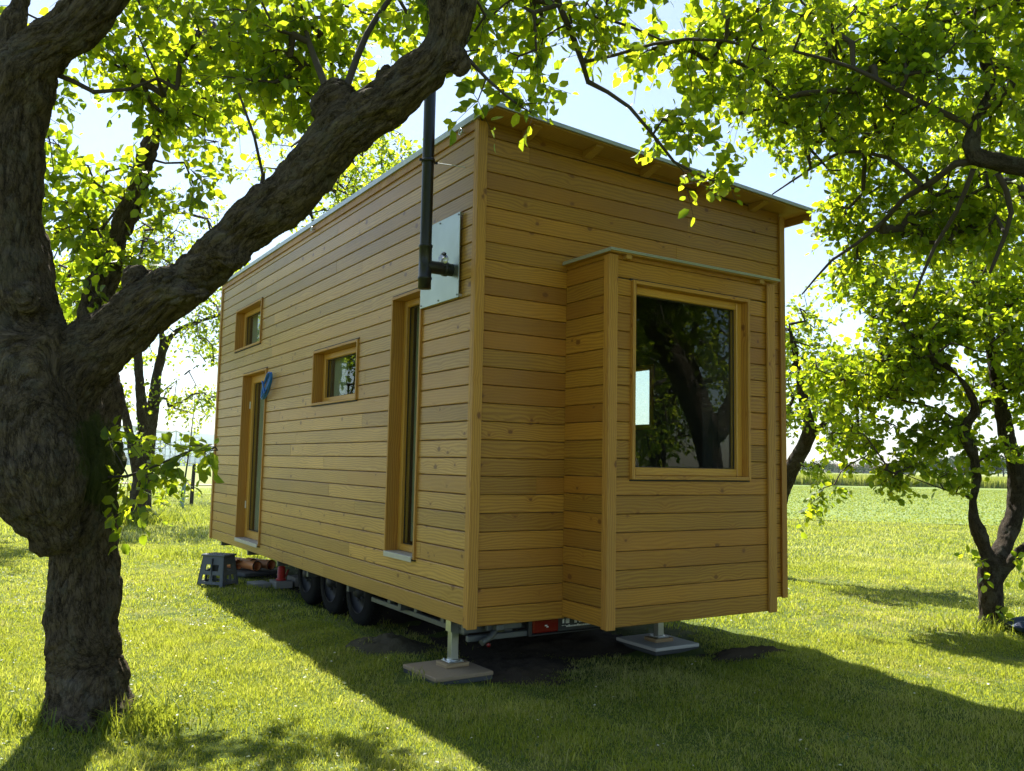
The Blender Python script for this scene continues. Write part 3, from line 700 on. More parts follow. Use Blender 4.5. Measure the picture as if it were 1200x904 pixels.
t4 = blob_points([(at(1100, 395, 8.8), (.75, .9, .55), 150), (at(1030, 430, 9.0), (.7, .8, .42), 115), (at(1170, 330, 8.8), (.7, .9, .6), 120), (at(1040, 340, 9.2), (.7, .8, .5), 80), (at(1180, 450, 8.7), (.45, .7, .4), 60),
                  (at(975, 450, 9.2), (.35, .5, .35), 34), (at(1090, 500, 8.8), (.5, .5, .22), 36), (at(1000, 510, 8.9), (.45, .5, .20), 24), (at(1070, 550, 8.3), (.32, .3, .10), 20), (at(1120, 560, 8.35), (.2, .2, .08), 9), (at(1170, 530, 8.6), (.2, .25, .12), 9),
                  (at(1230, 380, 8.6), (.8, .9, .8), 80), (at(1150, 180, 9), (1, 1, .6), 70), (at(1250, 200, 8.6), (1, 1, .8), 60)], -.12, 1.8)
t4 += [at(*p) for p in ((995, 545, 8.6), (978, 568, 8.5), (962, 582, 8.5), (950, 590, 8.5), (1165, 712, 8.45), (1190, 655, 8.4), (1150, 655, 8.45), (965, 572, 8.5))]
orchard('fruit_tree', b4, r4, t4, 'forked fruit tree on the lawn at the right edge, two bare stems below its crown',   .014, leaf=.076, per=8, twigs=3, tl=.19, amp=.02, ridge=.009)

# tree off to the right whose crown overhangs the roof end
b6 = Vector((5.25, 5.72, 0))
r6 = [[(b6 + Vector((0, 0, -.1)), .20), (b6 + Vector((-.03, 0, .5)), .17), (b6 + Vector((-.10, .0, 1.4)), .15), (b6 + Vector((-.35, -.1, 2.1)), .145), (at(1330, 195, 5.2), .14), (at(1260, 205, 5.1), .085), (at(1200, 196, 5.05), .058), (at(1165, 190, 5.0), .055), (at(1140, 184, 5.0), .045), (at(1142, 150, 5.0), .035), (at(1160, 90, 5.1), .028), (at(1130, 20, 5.2), .02)],
      [(b6 + Vector((-.2, .0, 1.9)), .13), (b6 + Vector((-.1, -.3, 2.8)), .11), (b6 + Vector((-.7, -.5, 3.8)), .08), (b6 + Vector((-1.3, -.4, 4.8)), .04)],
      [(b6 + Vector((-.2, .1, 1.9)), .12), (b6 + Vector((.2, .5, 3.0)), .09), (b6 + Vector((.3, .6, 4.3)), .05)],
      C((1150, 188, 5.0, .024), (1120, 192, 5.1, .022), (1090, 215, 5.3, .020), (1060, 232, 5.5, .018), (1035, 260, 5.7, .015), (1005, 285, 5.8, .012), (975, 305, 5.9, .010), (940, 345, 6.0, .006)),
      C((1140, 200, 5.0, .018), (1120, 250, 5.2, .015), (1095, 290, 5.4, .012), (1070, 350, 5.5, .006)),
      C((1080, 218, 5.3, .016), (1040, 185, 5.5, .014), (985, 178, 5.7, .012), (950, 198, 5.8, .009), (905, 228, 5.9, .005)),
      C((1142, 150, 5.0, .02), (1080, 120, 5.0, .016), (1000, 80, 5.0, .012), (930, 60, 5.0, .008)),
      C((1170, 205, 5.0, .02), (1185, 250, 5.1, .016), (1160, 320, 5.3, .01))]
t6 = blob_points([(at(1110, 110, 5.4), (.65, .8, .50), 120), (at(990, 100, 5.5), (.5, .7, .40), 90), (at(1160, 230, 5.6), (.4, .6, .35), 55), (at(1060, 250, 6.0), (.5, .6, .30), 55), (at(1000, 130, 7.6), (1.0, .5, .6), 90), (at(1120, 260, 7.6), (.8, .5, .6), 70), (at(930, 60, 7.4), (.6, .5, .35), 36), (at(985, 275, 6.3), (.26, .4, .38), 30), (at(900, 40, 5.2), (.4, .5, .25), 44),
                  (at(940, 140, 6.0), (.35, .5, .22), 34), (at(890, 110, 5.8), (.25, .4, .15), 18), (at(1170, 20, 5.2), (.5, .6, .35), 60), (at(1050, 20, 5.3), (.6, .6, .3), 60), (at(1010, 190, 6), (.3, .4, .22), 18), 
                  ((4.2, 5.3, 4.6), (1.4, 1.4, .8), 170), ((5.4, 5.6, 4.0), (1.1, 1.2, 1.0), 110), ((3.6, 4.2, 4.4), (1, .9, .6), 70), ((4.9, 5.3, 2.9), (.8, .6, .5), 40)], -.12, 1.8)
orchard('fruit_tree', b6, r6, t6, 'fruit tree beyond the right edge whose leafy boughs reach towards the roof end', .02, leaf=.062, per=9, twigs=3, tl=.18)

def free_tree(bx, by, height, rad, seed, nt, label, leaf=.10, tr=.13, simple_leaf=True, stems=3, lean=(0, 0), low=.38, per=6, twigs=3, mat=LEAF_FAR, gap=-.12, voxel=.035, squash=.9):
    random.seed(seed); base = Vector((bx, by, 0)); fork = height * random.uniform(.16, .24); L = Vector((lean[0], lean[1], 0))
    ch = [[(base + Vector((0, 0, -.1)), tr * 1.35), (base + Vector((0, 0, .15)), tr * 1.1), (base + L * .3 + Vector((.03, 0, fork)), tr)]]
    f = base + L * .3 + Vector((.03, 0, fork))
    for s in range(stems):
        a = 2 * math.pi * s / stems + random.uniform(-.4, .4); q = [(f - Vector((0, 0, .15)), tr * .8)]
        for k in range(1, 6):
            u = k / 5; rr = rad * .55 * u ** 1.2
            q.append((f + L * u + Vector((math.cos(a) * rr + random.uniform(-.12, .12), math.sin(a) * rr + random.uniform(-.12, .12), (height * .92 - fork) * u)), tr * .8 * (1 - u) + .02))
        ch.append(q)
    bl = []; cz = height * (low + 1) / 2
    for k in range(9):
        a = random.random() * 6.28; rr = rad * random.uniform(.15, .7); zz = random.uniform(low + .1, .9) * height
        bl.append((base + L + Vector((math.cos(a) * rr, math.sin(a) * rr, zz)), (rad * random.uniform(.35, .55), rad * random.uniform(.35, .55), height * .14 * squash), nt // 9))
    return orchard('fruit_tree', base, ch, blob_points(bl, gap, 1.1), label, voxel, leaf=leaf, per=per, twigs=twigs, tl=.28, mat=mat, simple_leaf=simple_leaf, thick=1.5, step=.3)

# small multi stemmed tree in the meadow, left
b2 = at(162, 607, 19.5); b2.z = 0
r2 = [C((163, 612, 19.5, .30), (164, 596, 19.5, .25), (166, 570, 19.5, .22), (170, 545, 19.5, .20)),
      C((166, 575, 19.5, .16), (158, 540, 19.4, .12), (150, 500, 19.2, .10), (136, 450, 19, .08), (128, 410, 19, .05)),
      C((170, 550, 19.5, .17), (168, 500, 19.5, .14), (163, 440, 19.5, .11), (160, 380, 19.5, .09), (162, 320, 19.5, .06), (170, 270, 19.5, .04)),
      C((171, 548, 19.5, .16), (178, 490, 19.7, .14), (186, 430, 20, .11), (200, 395, 20, .08), (225, 380, 20, .06), (262, 368, 20, .04)),
      C((186, 430, 20, .08), (190, 390, 20, .06), (195, 330, 20.2, .04), (205, 280, 20.3, .03)),
      C((180, 480, 19.8, .03), (215, 440, 19.8, .025), (250, 420, 19.8, .02))]
t2 = blob_points([(at(150, 340, 19.5), (1.2, 1.3, 1.4), 80), (at(195, 310, 20), (1.2, 1.3, 1.1), 70), (at(240, 400, 20), (.8, 1, .8), 40), (at(215, 470, 19.5), (.8, .8, .5), 36), (at(140, 470, 19.3), (.5, .6, .5), 18), (at(120, 380, 19), (.9, 1, 1.2), 36), (at(205, 260, 20.5), (1.2, 1.2, .8), 50), (at(255, 320, 20.5), (.9, 1, .9), 40), (at(180, 520, 19), (.5, .5, .25), 12)], -.12, .9)
orchard('fruit_tree', b2, r2, t2, 'slim many stemmed tree in the meadow between the old trunk and the house', .04, leaf=.11, per=5, twigs=3, tl=.35, mat=LEAF_FAR, simple_leaf=True, thick=2.0, step=.35, droop=.1)

# leaning tree just behind the right end of the house
b5 = at(908, 610, 12.4); b5.z = 0
r5 = [C((905, 640, 12.4, .16), (908, 600, 12.4, .14), (918, 570, 12.4, .13), (928, 548, 12.4, .12), (944, 520, 12.3, .11), (948, 500, 12.2, .09), (942, 470, 12.2, .07), (935, 430, 12.2, .05), (925, 380, 12.2, .03)),
      C((944, 520, 12.3, .05), (962, 500, 12.2, .04), (985, 480, 12.1, .02))]
t5 = blob_points([(at(945, 455, 12.2), (.55, .6, .5), 60), (at(935, 400, 12.3), (.5, .6, .5), 45), (at(975, 490, 12), (.5, .5, .3), 30), (at(930, 490, 12), (.3, .4, .3), 20), (at(945, 545, 12), (.20, .2, .12), 7), (at(900, 380, 12.5), (.7, .8, .8), 40), (at(1000, 430, 12.5), (.5, .6, .4), 24)], -.12, 1.3)
orchard('fruit_tree', b5, r5, t5, 'dark leaning tree just behind the right corner of the house', .025, leaf=.09, per=6, twigs=3, tl=.22, mat=LEAF_FAR, simple_leaf=True, thick=1.3, step=.25)

free_tree(-2.8, 16.5, 7.9, 3.3, 11, 1000, 'bright crowned tree rising behind the roof, left of the flue pipe', leaf=.11, low=.45, gap=-.25)
free_tree(-8.9, 14.6, 6.4, 2.8, 12, 520, 'tree behind the old trunk whose shade falls on the lawn at the left edge', leaf=.10, low=.26)
free_tree(-14.0, 27.0, 8.5, 3.6, 13, 330, 'distant tree left of the slim many stemmed one, its top above the thick bough', leaf=.14)
free_tree(-9.6, 31.0, 9.2, 2.8, 19, 280, 'tall far tree whose top shows in the sky gap under the bough', leaf=.14, low=.5)
free_tree(9.2, 11.5, 6.2, 2.6, 14, 380, 'fruit tree behind the forked one, mostly outside the right edge', leaf=.10, low=.40)
free_tree(10.5, 3.6, 6.4, 3.3, 15, 800, 'fruit tree mirrored in the bay window', leaf=.10, low=.22)
free_tree(15.5, 1.2, 8.0, 3.9, 16, 650, 'second fruit tree mirrored in the bay window, farther along the row', leaf=.12, low=.15)
free_tree(9.2, -1.2, 6.6, 3.0, 17, 550, 'fruit tree of the row behind the camera, mirrored low in the bay window', leaf=.11, low=.25)
free_tree(-7.2, 8.6, 5.8, 1.7, 18, 230, 'fruit tree left of the old leaning one, just outside the left edge', leaf=.09, low=.42)
random.seed(77)

# weeds round the trunk foot
def tuft(name, label, c, n, rx, ry, h0, h1, w=.008, mat=GRASS_W, par=None, grp=None, lean=1.1):
    q = rs.randn(n, 2) * np.array([rx, ry]); X = c[0] + q[:, 0]; Y = c[1] + q[:, 1]
    P = np.stack([X, Y, gz(X, Y) * fade(X, Y) - .005], 1)
    o = grass_obj(name, P, h0 + (h1 - h0) * rs.rand(n), w * (.6 + rs.rand(n)), mat, None, None, lean); tag(o, label, 'weeds', grp, 'stuff'); return o
c = at(150, 835, 5.1); tuft('weed_tuft', 'dark grassy weeds hugging the right foot of the old trunk', (c.x + .05, c.y - .05), 600, .14, .11, .07, .22)
c = at(70, 845, 4.95); tuft('weed_tuft', 'weeds at the left foot of the old trunk', (c.x, c.y), 420, .22, .09, .05, .17)
c = at(105, 855, 4.85); tuft('weed_tuft', 'short shaded weeds right in front of the old trunk', (c.x, c.y), 500, .26, .10, .03, .12, .006)
c = at(163, 607, 19.3); tuft('weed_tuft', 'leafy weeds round the foot of the slim many stemmed tree', (c.x, c.y), 900, .55, .3, .15, .5, .02)
c = at(290, 650, 12.6); tuft('weed_tuft', 'light leafy weeds behind the far corner of the house', (c.x - .5, c.y + .4), 900, .6, .4, .05, .20, .014)
c = at(1165, 735, 8.4); tuft('weed_tuft', 'weeds round the foot of the forked tree', (c.x, c.y), 360, .22, .12, .05, .2)


# ------------------------------------------------------------------ the wooden house on its trailer
HS = empty('tiny_house', (HX, HY, 0), TH, label='wooden tiny house on a trailer, clad in horizontal boards, with a front bay window', cat='house')
W, L, ZB, ZL, ZR, PI_ = 3.17, 7.29, .39, 3.956, 3.80, .1275
def ztop(a): return ZL + (ZR - ZL) * a / W

def boards(mb, O, u, n, Lu, z0, ztopf, holes=(), pitch=PI_, gap=.0055, th=.02, maxlen=5.0, u0=0.0, ch=.006, joint=True):
    """horizontal cladding: O origin, u direction along, n outward; outer face lies at O; holes: (ua,ub,za,zb)"""
    O = Vector(O); u = Vector(u); n = Vector(n); Z = Vector((0, 0, 1))
    z = z0; row = 0
    while True:
        zt = z + pitch - gap
        if z >= max(ztopf(u0), ztopf(Lu)) - .01: break
        segs = [(u0, Lu)]
        iv = []
        for (a, b, c, d) in holes:
            if zt > c + .001 and z < d - .001: iv.append((a, b, c, d))
        # rows partly covered by a hole are cut into sub bands
        cuts = sorted({z, zt} | {k for h in iv for k in (h[2], h[3]) if z + .004 < k < zt - .004})
        js = []
        q = u0 - random.random() * maxlen
        while q < Lu:
            q += random.uniform(.55, 1) * maxlen
            if u0 + .3 < q < Lu - .3 and joint: js.append(q)
        rnds = {}
        for zi in range(len(cuts) - 1):
            za, zb = cuts[zi], cuts[zi + 1]; zm = (za + zb) / 2
            pts = [u0, Lu] + js + [k for h in iv if h[2] < zm < h[3] for k in h[:2]]
            pts = sorted(p for p in pts if u0 <= p <= Lu)
            for a, b in zip(pts[:-1], pts[1:]):
                if b - a < .004: continue
                m = (a + b) / 2
                if any(h[0] < m < h[1] and h[2] < zm < h[3] for h in iv): continue
                bi = sum(1 for j in js if j < m)
                if bi not in rnds: rnds[bi] = (random.random(), random.random() * 50, random.random() * 50)
                rn, ou, ov = rnds[bi]
                g = .0008
                a2 = a + (g if a in js else 0); b2 = b - (g if b in js else 0)
                ta, tb = min(zb, ztopf(a2)), min(zb, ztopf(b2))
                if ta - za < .008 and tb - za < .008: continue
                ta = max(ta, za + .002); tb = max(tb, za + .002)
                cl_, cu_ = (ch if za == z else 0), (ch if zb == zt else 0)
                wob = random.uniform(-.0007, .0007)
                def prof(uu, tt):
                    e1 = min(cl_, (tt - za) * .4); e2 = min(cu_, (tt - za) * .4)
                    return [(O + u * uu + Z * zz - n * (dd + wob)) for zz, dd in ((za, th), (za, e1), (za + e1, 0), (tt - e2, 0), (tt, e2), (tt, th))]
                A = prof(a2, ta); B = prof(b2, tb); vs = A + B
                fs = [(i, i + 6, i + 7, i + 1) for i in range(5)] + [(0, 1, 2, 3, 4, 5), (11, 10, 9, 8, 7, 6)]
                zz = [0, .001, e_ if (e_ := .006) else 0, zb - za - .006, zb - za - .001, zb - za]
                uvs = [[(a2 + ou, zz[i] + ov), (b2 + ou, zz[i] + ov), (b2 + ou, zz[i + 1] + ov), (a2 + ou, zz[i + 1] + ov)] for i in range(5)]
                uvs += [[(ou, k * .02 + ov) for k in range(6)]] * 2
                mb.add(vs, fs, uvs, rn)
        z += pitch; row += 1

def core(mb, O, u, n, Lu, z0, ztopf, holes, t0=.021, t1=.14, u0=0.0):
    """solid wall behind the boards, cut round the openings"""
    O = Vector(O); u = Vector(u); n = Vector(n); Z = Vector((0, 0, 1))
    us = sorted({u0, Lu} | {k for h in holes for k in h[:2]})
    for a, b in zip(us[:-1], us[1:]):
        m = (a + b) / 2; zs = [(h[2], h[3]) for h in holes if h[0] < m < h[1]]; zs.sort(); z = z0; iv = []
        for c, d in zs: iv.append((z, c, False)); z = d
        iv.append((z, None, True))
        for c, d, top in iv:
            da, db = (ztopf(a) - .004, ztopf(b) - .004) if top else (d, d)
            if da - c < .01: continue
            vs = [O + u * uu + Z * zz - n * t for t in (t0, t1) for uu, zz in ((a, c), (b, c), (b, db), (a, da))]
            mb.add(vs, [(0, 1, 2, 3), (7, 6, 5, 4), (0, 4, 5, 1), (2, 6, 7, 3), (0, 3, 7, 4), (1, 5, 6, 2)])
X_, Y_ = Vector((1, 0, 0)), Vector((0, 1, 0))
WIN = {'tall': (.83, 1.39, .755, 2.862), 'square': (2.11, 3.30, 2.045, 2.600), 'upper': (5.25, 6.44, 2.905, 3.462), 'door': (4.92, 5.95, .487, 2.572)}
holes_side = list(WIN.values())
cz = lambda a: ZL
def wallpart(name, O, u, n, Lu, tf, holes, mat, u0=0.0, lab=None, z0=ZB, ch=.005, gap=.0055, hc=None):
    mb = MB(); boards(mb, O, u, n, Lu, z0, tf, holes, u0=u0, ch=ch, gap=gap); o = mb.build(name, mat, HS)
    mb = MB(); core(mb, O, u, n, Lu, z0 + .004, tf, hc if hc is not None else holes, u0=u0 + .0); c = mb.build('wall_core', W_IN, o)
    if lab: o['label'] = lab
    return o
SW = wallpart('side_wall', (0, 0, 0), Y_, -X_, L - .03, cz, holes_side, W_SIDE, .03, 'long wall clad in silvery brown boards')
RW = wallpart('side_wall', (W, 0, 0), Y_, X_, L - .03, lambda a: ZR, [(1.55, 2.75, 1.88, 2.56)], W_SIDE, .03)
FW = wallpart('front_wall', (0, 0, 0), X_, -Y_, W - .03, ztop, [(.80, 2.425, .38, 3.0)], W_FRONT, .03, None, ch=.004, gap=.004, hc=[(.90, 2.32, .50, 2.92)])
BW = wallpart('rear_wall', (0, L, 0), X_, Y_, W - .03, ztop, [], W_SIDE, .03)
mb = MB(); mb.box((.15, .15, .40), (W - .15, L - .15, .47)); mb.build('floor', W_IN, HS)
# interior fittings that show dimly through the panes
mb = MB(); mb.box((.15, 3.2, .475), (2.2, 3.28, 3.6)); mb.build('inner_partition', W_IN, HS)
# corner trims
mb = MB()
mb.box((-.018, .0, ZB - .006), (.012, .046, ZL - .01), bev=.003); mb.box((-.020, -.022, ZB - .012), (.058, -.001, ZL - .03), bev=.003)
mb.build('corner_trim', W_TRIM, HS)
mb = MB(); mb.box((W - .045, -.022, ZB - .006), (W + .02, -.001, ZR - .03), bev=.003); mb.box((W - .012, .0, ZB), (W + .018, .05, ZR - .03), bev=.003); mb.build('corner_trim', W_TRIM, HS)
mb = MB(); mb.box((-.016, L - .05, ZB), (.02, L + .02, ZL - .03), bev=.003); mb.build('corner_trim', W_TRIM, HS)

# roof: thin panel, light metal edge, wedge rafters carrying the front overhang
sl = (ZR - ZL) / W
def zr_(x): return ZL + sl * x
def sheet(mb, x0, x1, y0, y1, lo, hi, rnd=.5, mi=0):
    vs = [(x, y, zr_(x) + h) for h in (lo, hi) for x, y in ((x0, y0), (x1, y0), (x1, y1), (x0, y1))]
    uv = lambda q: [(vs[k][1] + 3, vs[k][0]) for k in q]
    fs = [(3, 2, 1, 0), (4, 5, 6, 7), (0, 1, 5, 4), (1, 2, 6, 5), (2, 3, 7, 6), (3, 0, 4, 7)]
    mb.add(vs, fs, [uv(q) for q in fs], rnd, mi)
mb = MB(); sheet(mb, -.012, W + .17, -.205, L + .08, .0, .024); RF = mb.build('roof', W_PLY, HS)
mb = MB(); sheet(mb, -.03, W + .19, -.225, L + .10, .026, .038); sheet(mb, -.03, W + .19, -.225, -.209, .010, .0255); sheet(mb, -.034, -.016, -.2085, L + .10, -.012, .0255); mb.build('metal_edge', ROOFM, RF)
mb = MB(); sheet(mb, -.0155, -.003, .0, L, -.075, -.004, .4); mb.build('eave_trim', W_TRIM, RF)
for i, x in enumerate((.39, .95, 1.53, 2.15, 2.78)):
    mb = MB(); z = zr_(x); w = .035
    mb.add([(x + s * w, y, zz) for s in (-1, 1) for y, zz in ((0.0, z - .002 - sl * w), (-.17, z - .003 - sl * w), (-.17, z - .016), (-.024, z - .06), (0.0, z - .06))],
           [(0, 1, 2, 3, 4), (9, 8, 7, 6, 5), (1, 6, 7, 2), (2, 7, 8, 3), (3, 8, 9, 4)], [[(.1 * k, .05 * k) for k in range(n_)] for n_ in (5, 5, 4, 4, 4)], .5)
    mb.build('rafter', W_PLY, RF)
# right hand fascia of the overhang
mb = MB(); mb.add([(W + .155, -.20, zr_(W) + .0), (W + .02, -.20, zr_(W) - .004), (W + .02, .0, zr_(W) - .06), (W + .155, L, zr_(W) - .002), (W + .165, -.20, zr_(W) - .03)], [(0, 1, 2), (0, 2, 3)]);
mb2 = MB(); mb2.box((W + .145, -.20, ZR - .075), (W + .168, L + .06, ZR - .010), rnd=.5); mb2.build('fascia', W_PLY, RF)
# hooks under the eave
for y in (.205, 3.42):
    mb = MB(); ring = [Vector((-.045, y + .022 * math.cos(a), 3.905 + .022 * math.sin(a))) for a in np.linspace(0, 6.283, 17)]
    mb.tube(ring, .005, 6, False); mb.tube([(-.0, y, 3.905), (-.045, y, 3.905)], .006, 8); mb.build('eave_hook', GALV, HS)

def window(parent, name, pos, u, n, ua, ub, za, zb, depth=.13, proud=.018, cas=.024, fr=.05, mat_c=W_TRIM, sill='wood', fdep=.05, seal=True, lab=None):
    """casing lining the opening > frame, pane, sill"""
    P = lambda uu, d, z: Vector(pos) + Vector(u) * uu - Vector(n) * d + Vector((0, 0, z))
    def bx(mb, u0, u1, d0, d1, z0, z1, rnd=None, bev=.002):
        a, b = P(u0, d0, z0), P(u1, d1, z1); mb.box(a, b, rnd=rnd, bev=bev)
    mb = MB(); c = cas
    bx(mb, ua, ua + c, -proud, depth, za, zb, .45); bx(mb, ub - c, ub, -proud, depth, za, zb, .55)
    bx(mb, ua + c, ub - c, -proud, depth, zb - c, zb, .5)
    if sill == 'wood': bx(mb, ua + c, ub - c, -proud, depth, za, za + c, .6)
    o = mb.build(name, mat_c, parent)
    if lab: o['label'] = lab
    if sill == 'metal':
        mb = MB(); bx(mb, ua + c + .001, ub - c - .001, -proud - .012, depth, za + .004, za + .022); bx(mb, ua + c + .001, ub - c - .001, -proud - .012, -proud - .006, za - .020, za + .004); mb.build('sill', ALU, o)
    mb = MB(); a, b, d0, d1 = ua + c, ub - c, depth - fdep, depth + .02; e = za + c; f = zb - c
    bx(mb, a, a + fr, d0, d1, e, f, .5, .006); bx(mb, b - fr, b, d0, d1, e, f, .6, .006); bx(mb, a + fr, b - fr, d0 + .003, d1, e, e + fr, .45, .006); bx(mb, a + fr, b - fr, d0 + .003, d1, f - fr, f, .55, .006)
    mb.build('frame', W_FRAME, o)
    mb = MB(); bx(mb, a + fr - .004, b - fr + .004, depth - .012, depth - .008, e + fr - .004, f - fr + .004, bev=0); mb.build('pane', GLASS, o)
    mb = MB(); s = .006
    for q in ((a + fr, a + fr + s, e + fr, f - fr), (b - fr - s, b - fr, e + fr, f - fr), (a + fr, b - fr, e + fr, e + fr + s), (a + fr, b - fr, f - fr - s, f - fr)): bx(mb, q[0], q[1], depth - .02, depth - .0125, q[2], q[3], bev=0)
    mb.build('seal', SEAL, o)
    if seal:
        mb = MB(); bx(mb, ua - .01, ub + .004, -.006, .008, zb + .002, zb + .012, bev=0); mb.build('head_seal', SEAL, o)
        mb = MB(); bx(mb, ua - .004, ub + .004, -.010, -.001, za - .012, za - .002, bev=0); mb.build('sill_seal', SEAL, o)
    return o
for k, (ua, ub, za, zb) in WIN.items():
    if k == 'door': continue
    window(HS, 'window', (0, 0, 0), Y_, -X_, ua, ub, za, zb, sill='metal' if k == 'tall' else 'wood', fr=.055 if k == 'tall' else .06, depth=.14,
           lab={'tall': 'tall narrow window near the front corner', 'square': 'small landscape window in the middle of the long wall', 'upper': 'small upper window near the far end'}[k])
ua, ub, za, zb = WIN['door']
DR = window(HS, 'glass_door', (0, 0, 0), Y_, -X_, ua, ub, za, zb, sill='metal', fr=.095, depth=.14, lab='glazed wooden door near the far end')
for z in (.92, 2.18):
    mb = MB(); mb.tube([(.085, ub - .045, z - .045), (.085, ub - .045, z + .045)], .009, 8); mb.build('hinge', WHITEP, DR)
# light curtain inside the panes
CURT = simple('curtain_cloth', (.42, .44, .34), .9)
def curtain(ya, yb, z0, z1, x=.20):
    mb = MB(); n = 40; vs = []
    for i in range(n + 1):
        y = ya + (yb - ya) * i / n; vs += [(x + .018 * math.sin(i * 1.3), y, z0), (x + .018 * math.sin(i * 1.3), y, z1)]
    mb.add(vs, [(2 * i, 2 * i + 2, 2 * i + 3, 2 * i + 1) for i in range(n)], None, .5, 0, True); mb.build('curtain', CURT, HS)
curtain(5.5, 5.85, .6, 2.45); curtain(5.95, 6.36, 2.95, 3.42); curtain(2.9, 3.22, 2.1, 2.57); curtain(1.02, 1.33, .85, 2.8)
window(HS, 'window', (W, 0, 0), Y_, X_, 1.55, 2.75, 1.88, 2.56, depth=.14, fr=.03, cas=.02, seal=False)

# bay
bx0, bx1, bd, bz0, bz1 = .78, 2.43, .515, .404, 2.985
WB = (.972, 2.158, 1.407, 2.815)
ZERO = lambda a: bz1
mb = MB()
boards(mb, (bx0, -bd, 0), X_, -Y_, bx1 - bx0 - .02, bz0, ZERO, [(WB[0] - bx0, WB[1] - bx0, WB[2], WB[3])], u0=.02, ch=.004, gap=.004, joint=False)
boards(mb, (bx0, -bd, 0), Y_, -X_, bd - .002, bz0, ZERO, (), u0=.02, ch=.004, gap=.004, joint=False)
boards(mb, (bx1, -bd, 0), Y_, X_, bd - .002, bz0, ZERO, (), u0=.02, ch=.004, gap=.004, joint=False)
BAY = mb.build('bay', W_FRONT, HS)
mb = MB(); core(mb, (bx0, -bd, 0), X_, -Y_, bx1 - bx0 - .022, bz0 + .01, ZERO, [(WB[0] - bx0, WB[1] - bx0, WB[2], WB[3])], t1=.07, u0=.022)
core(mb, (bx0, -bd, 0), Y_, -X_, bd, bz0 + .01, ZERO, (), t1=.07, u0=.071); core(mb, (bx1, -bd, 0), Y_, X_, bd, bz0 + .01, ZERO, (), t1=.07, u0=.071)
mb.box((bx0 + .075, -bd + .075, bz0 + .01), (bx1 - .075, -.03, bz0 + .05)); mb.build('wall_core', W_IN, BAY)
mb = MB(); mb.box((bx0 - .018, -bd - .002, bz0 - .010), (bx0 + .001, -bd + .045, bz1 - .008), bev=.003); mb.box((bx0 - .020, -bd - .022, bz0 - .012), (bx0 + .058, -bd - .003, bz1 - .008), bev=.003); mb.build('corner_trim', W_TRIM, BAY)
mb = MB(); mb.box((bx1 - .068, -bd - .022, bz0 - .010), (bx1 + .02, -bd - .003, bz1 - .02), bev=.003); mb.box((bx1 - .001, -bd - .002, bz0), (bx1 + .018, -bd + .05, bz1 - .02), bev=.003); mb.build('corner_trim', W_TRIM, BAY)
mb = MB(); mb.box((bx0 - .03, -bd - .045, bz1), (bx1 + .03, .0, bz1 + .018), rnd=.5); BR = mb.build('bay_roof', W_PLY, BAY)
mb = MB(); mb.box((bx0 - .038, -bd - .058, bz1 + .019), (bx1 + .045, -.0, bz1 + .027), bev=.002); mb.box((bx0 - .038, -bd - .058, bz1 + .009), (bx1 + .045, -bd - .047, bz1 + .0185)); mb.box((bx0 - .040, -bd - .046, bz1 + .002), (bx0 - .031, .0, bz1 + .0185)); o = mb.build('bay_roof_edge', GUTM, BAY)
for x in (.92, 2.28):
    mb = MB(); mb.box((x - .025, -bd - .044, bz1 - .032), (x + .025, -bd - .002, bz1 - .002), bev=.002); mb.build('rafter', W_PLY, BAY)
BWN = window(HS, 'bay_window', (0, -bd, 0), X_, -Y_, *WB, depth=.085, proud=.03, cas=.026, fr=.058, fdep=.05, lab='large fixed window of the bay, reflecting the trees')
# flue
fx, fy, fr_ = -.245, .315, .043
mb = MB(); mb.tube([(fx, fy, 2.80), (fx, fy, 4.45)], fr_, 28); FL = mb.build('flue_pipe', BLACKP, HS)
mb = MB(); mb.lathe((fx, fy, 2.735), (0, 0, 1), [(0, 0), (0, fr_ + .004), (.065, fr_ + .004), (.068, fr_ + .009), (.082, fr_ + .009), (.085, fr_ + .004), (.30, fr_ + .004), (.303, fr_ + .008), (.318, fr_ + .008), (.32, fr_)], 28)
mb.tube([(fx, fy, 2.90), (-.012, fy, 2.90)], .046, 24); mb.lathe((-.10, fy, 2.90), (1, 0, 0), [(0, .046), (0, .053), (.03, .053), (.03, .046)], 24); mb.lathe((-.02, fy, 2.90), (1, 0, 0), [(0, .046), (0, .07), (.008, .07)], 24)
mb.build('flue_tee', BLACKP, FL)
mb = MB(); c0 = Vector((-.105, fy - .01, 2.955)); ringp = [c0 + Vector((.0, .052 * math.cos(a), .058 * math.sin(a))) for a in np.linspace(-2.4, 2.2, 18)]; mb.tube(ringp, .009, 8)
mb.tube([ringp[-1], ringp[-1] + Vector((0, .03, .008))], .006, 6); mb.build('clamp', BLACKP, FL)
mb = MB(); mb.lathe(c0 + Vector((-.0, 0, .01)), (-.6, -.4, .1), [(0, 0), (0, .042), (.006, .042), (.006, 0)], 24); mb.build('draught_disc', GALV, FL)
for z in (3.675,):
    mb = MB(); mb.lathe((fx, fy, z - .012), (0, 0, 1), [(0, fr_), (0, fr_ + .008), (.024, fr_ + .008), (.024, fr_)], 28); mb.box((fx + fr_, fy - .008, z - .008), (fx + fr_ + .03, fy + .008, z + .008)); mb.box((fx - fr_ - .028, fy - .006, z - .009), (fx - fr_ - .004, fy + .006, z + .009)); mb.build('pipe_band', BLACKP, FL)
    mb = MB(); mb.tube([(fx + fr_ + .02, fy, z), (-.002, fy - .12, z - .03)], .003, 6); mb.build('stay_rod', GALV, FL)
mb = MB(); mb.box((-.030, .205, 2.685), (-.022, .822, 3.315), bev=.002); HP = mb.build('heat_shield', simple('shield_steel', (.36, .40, .36), .34, .85, 6, .25, .03), HS)
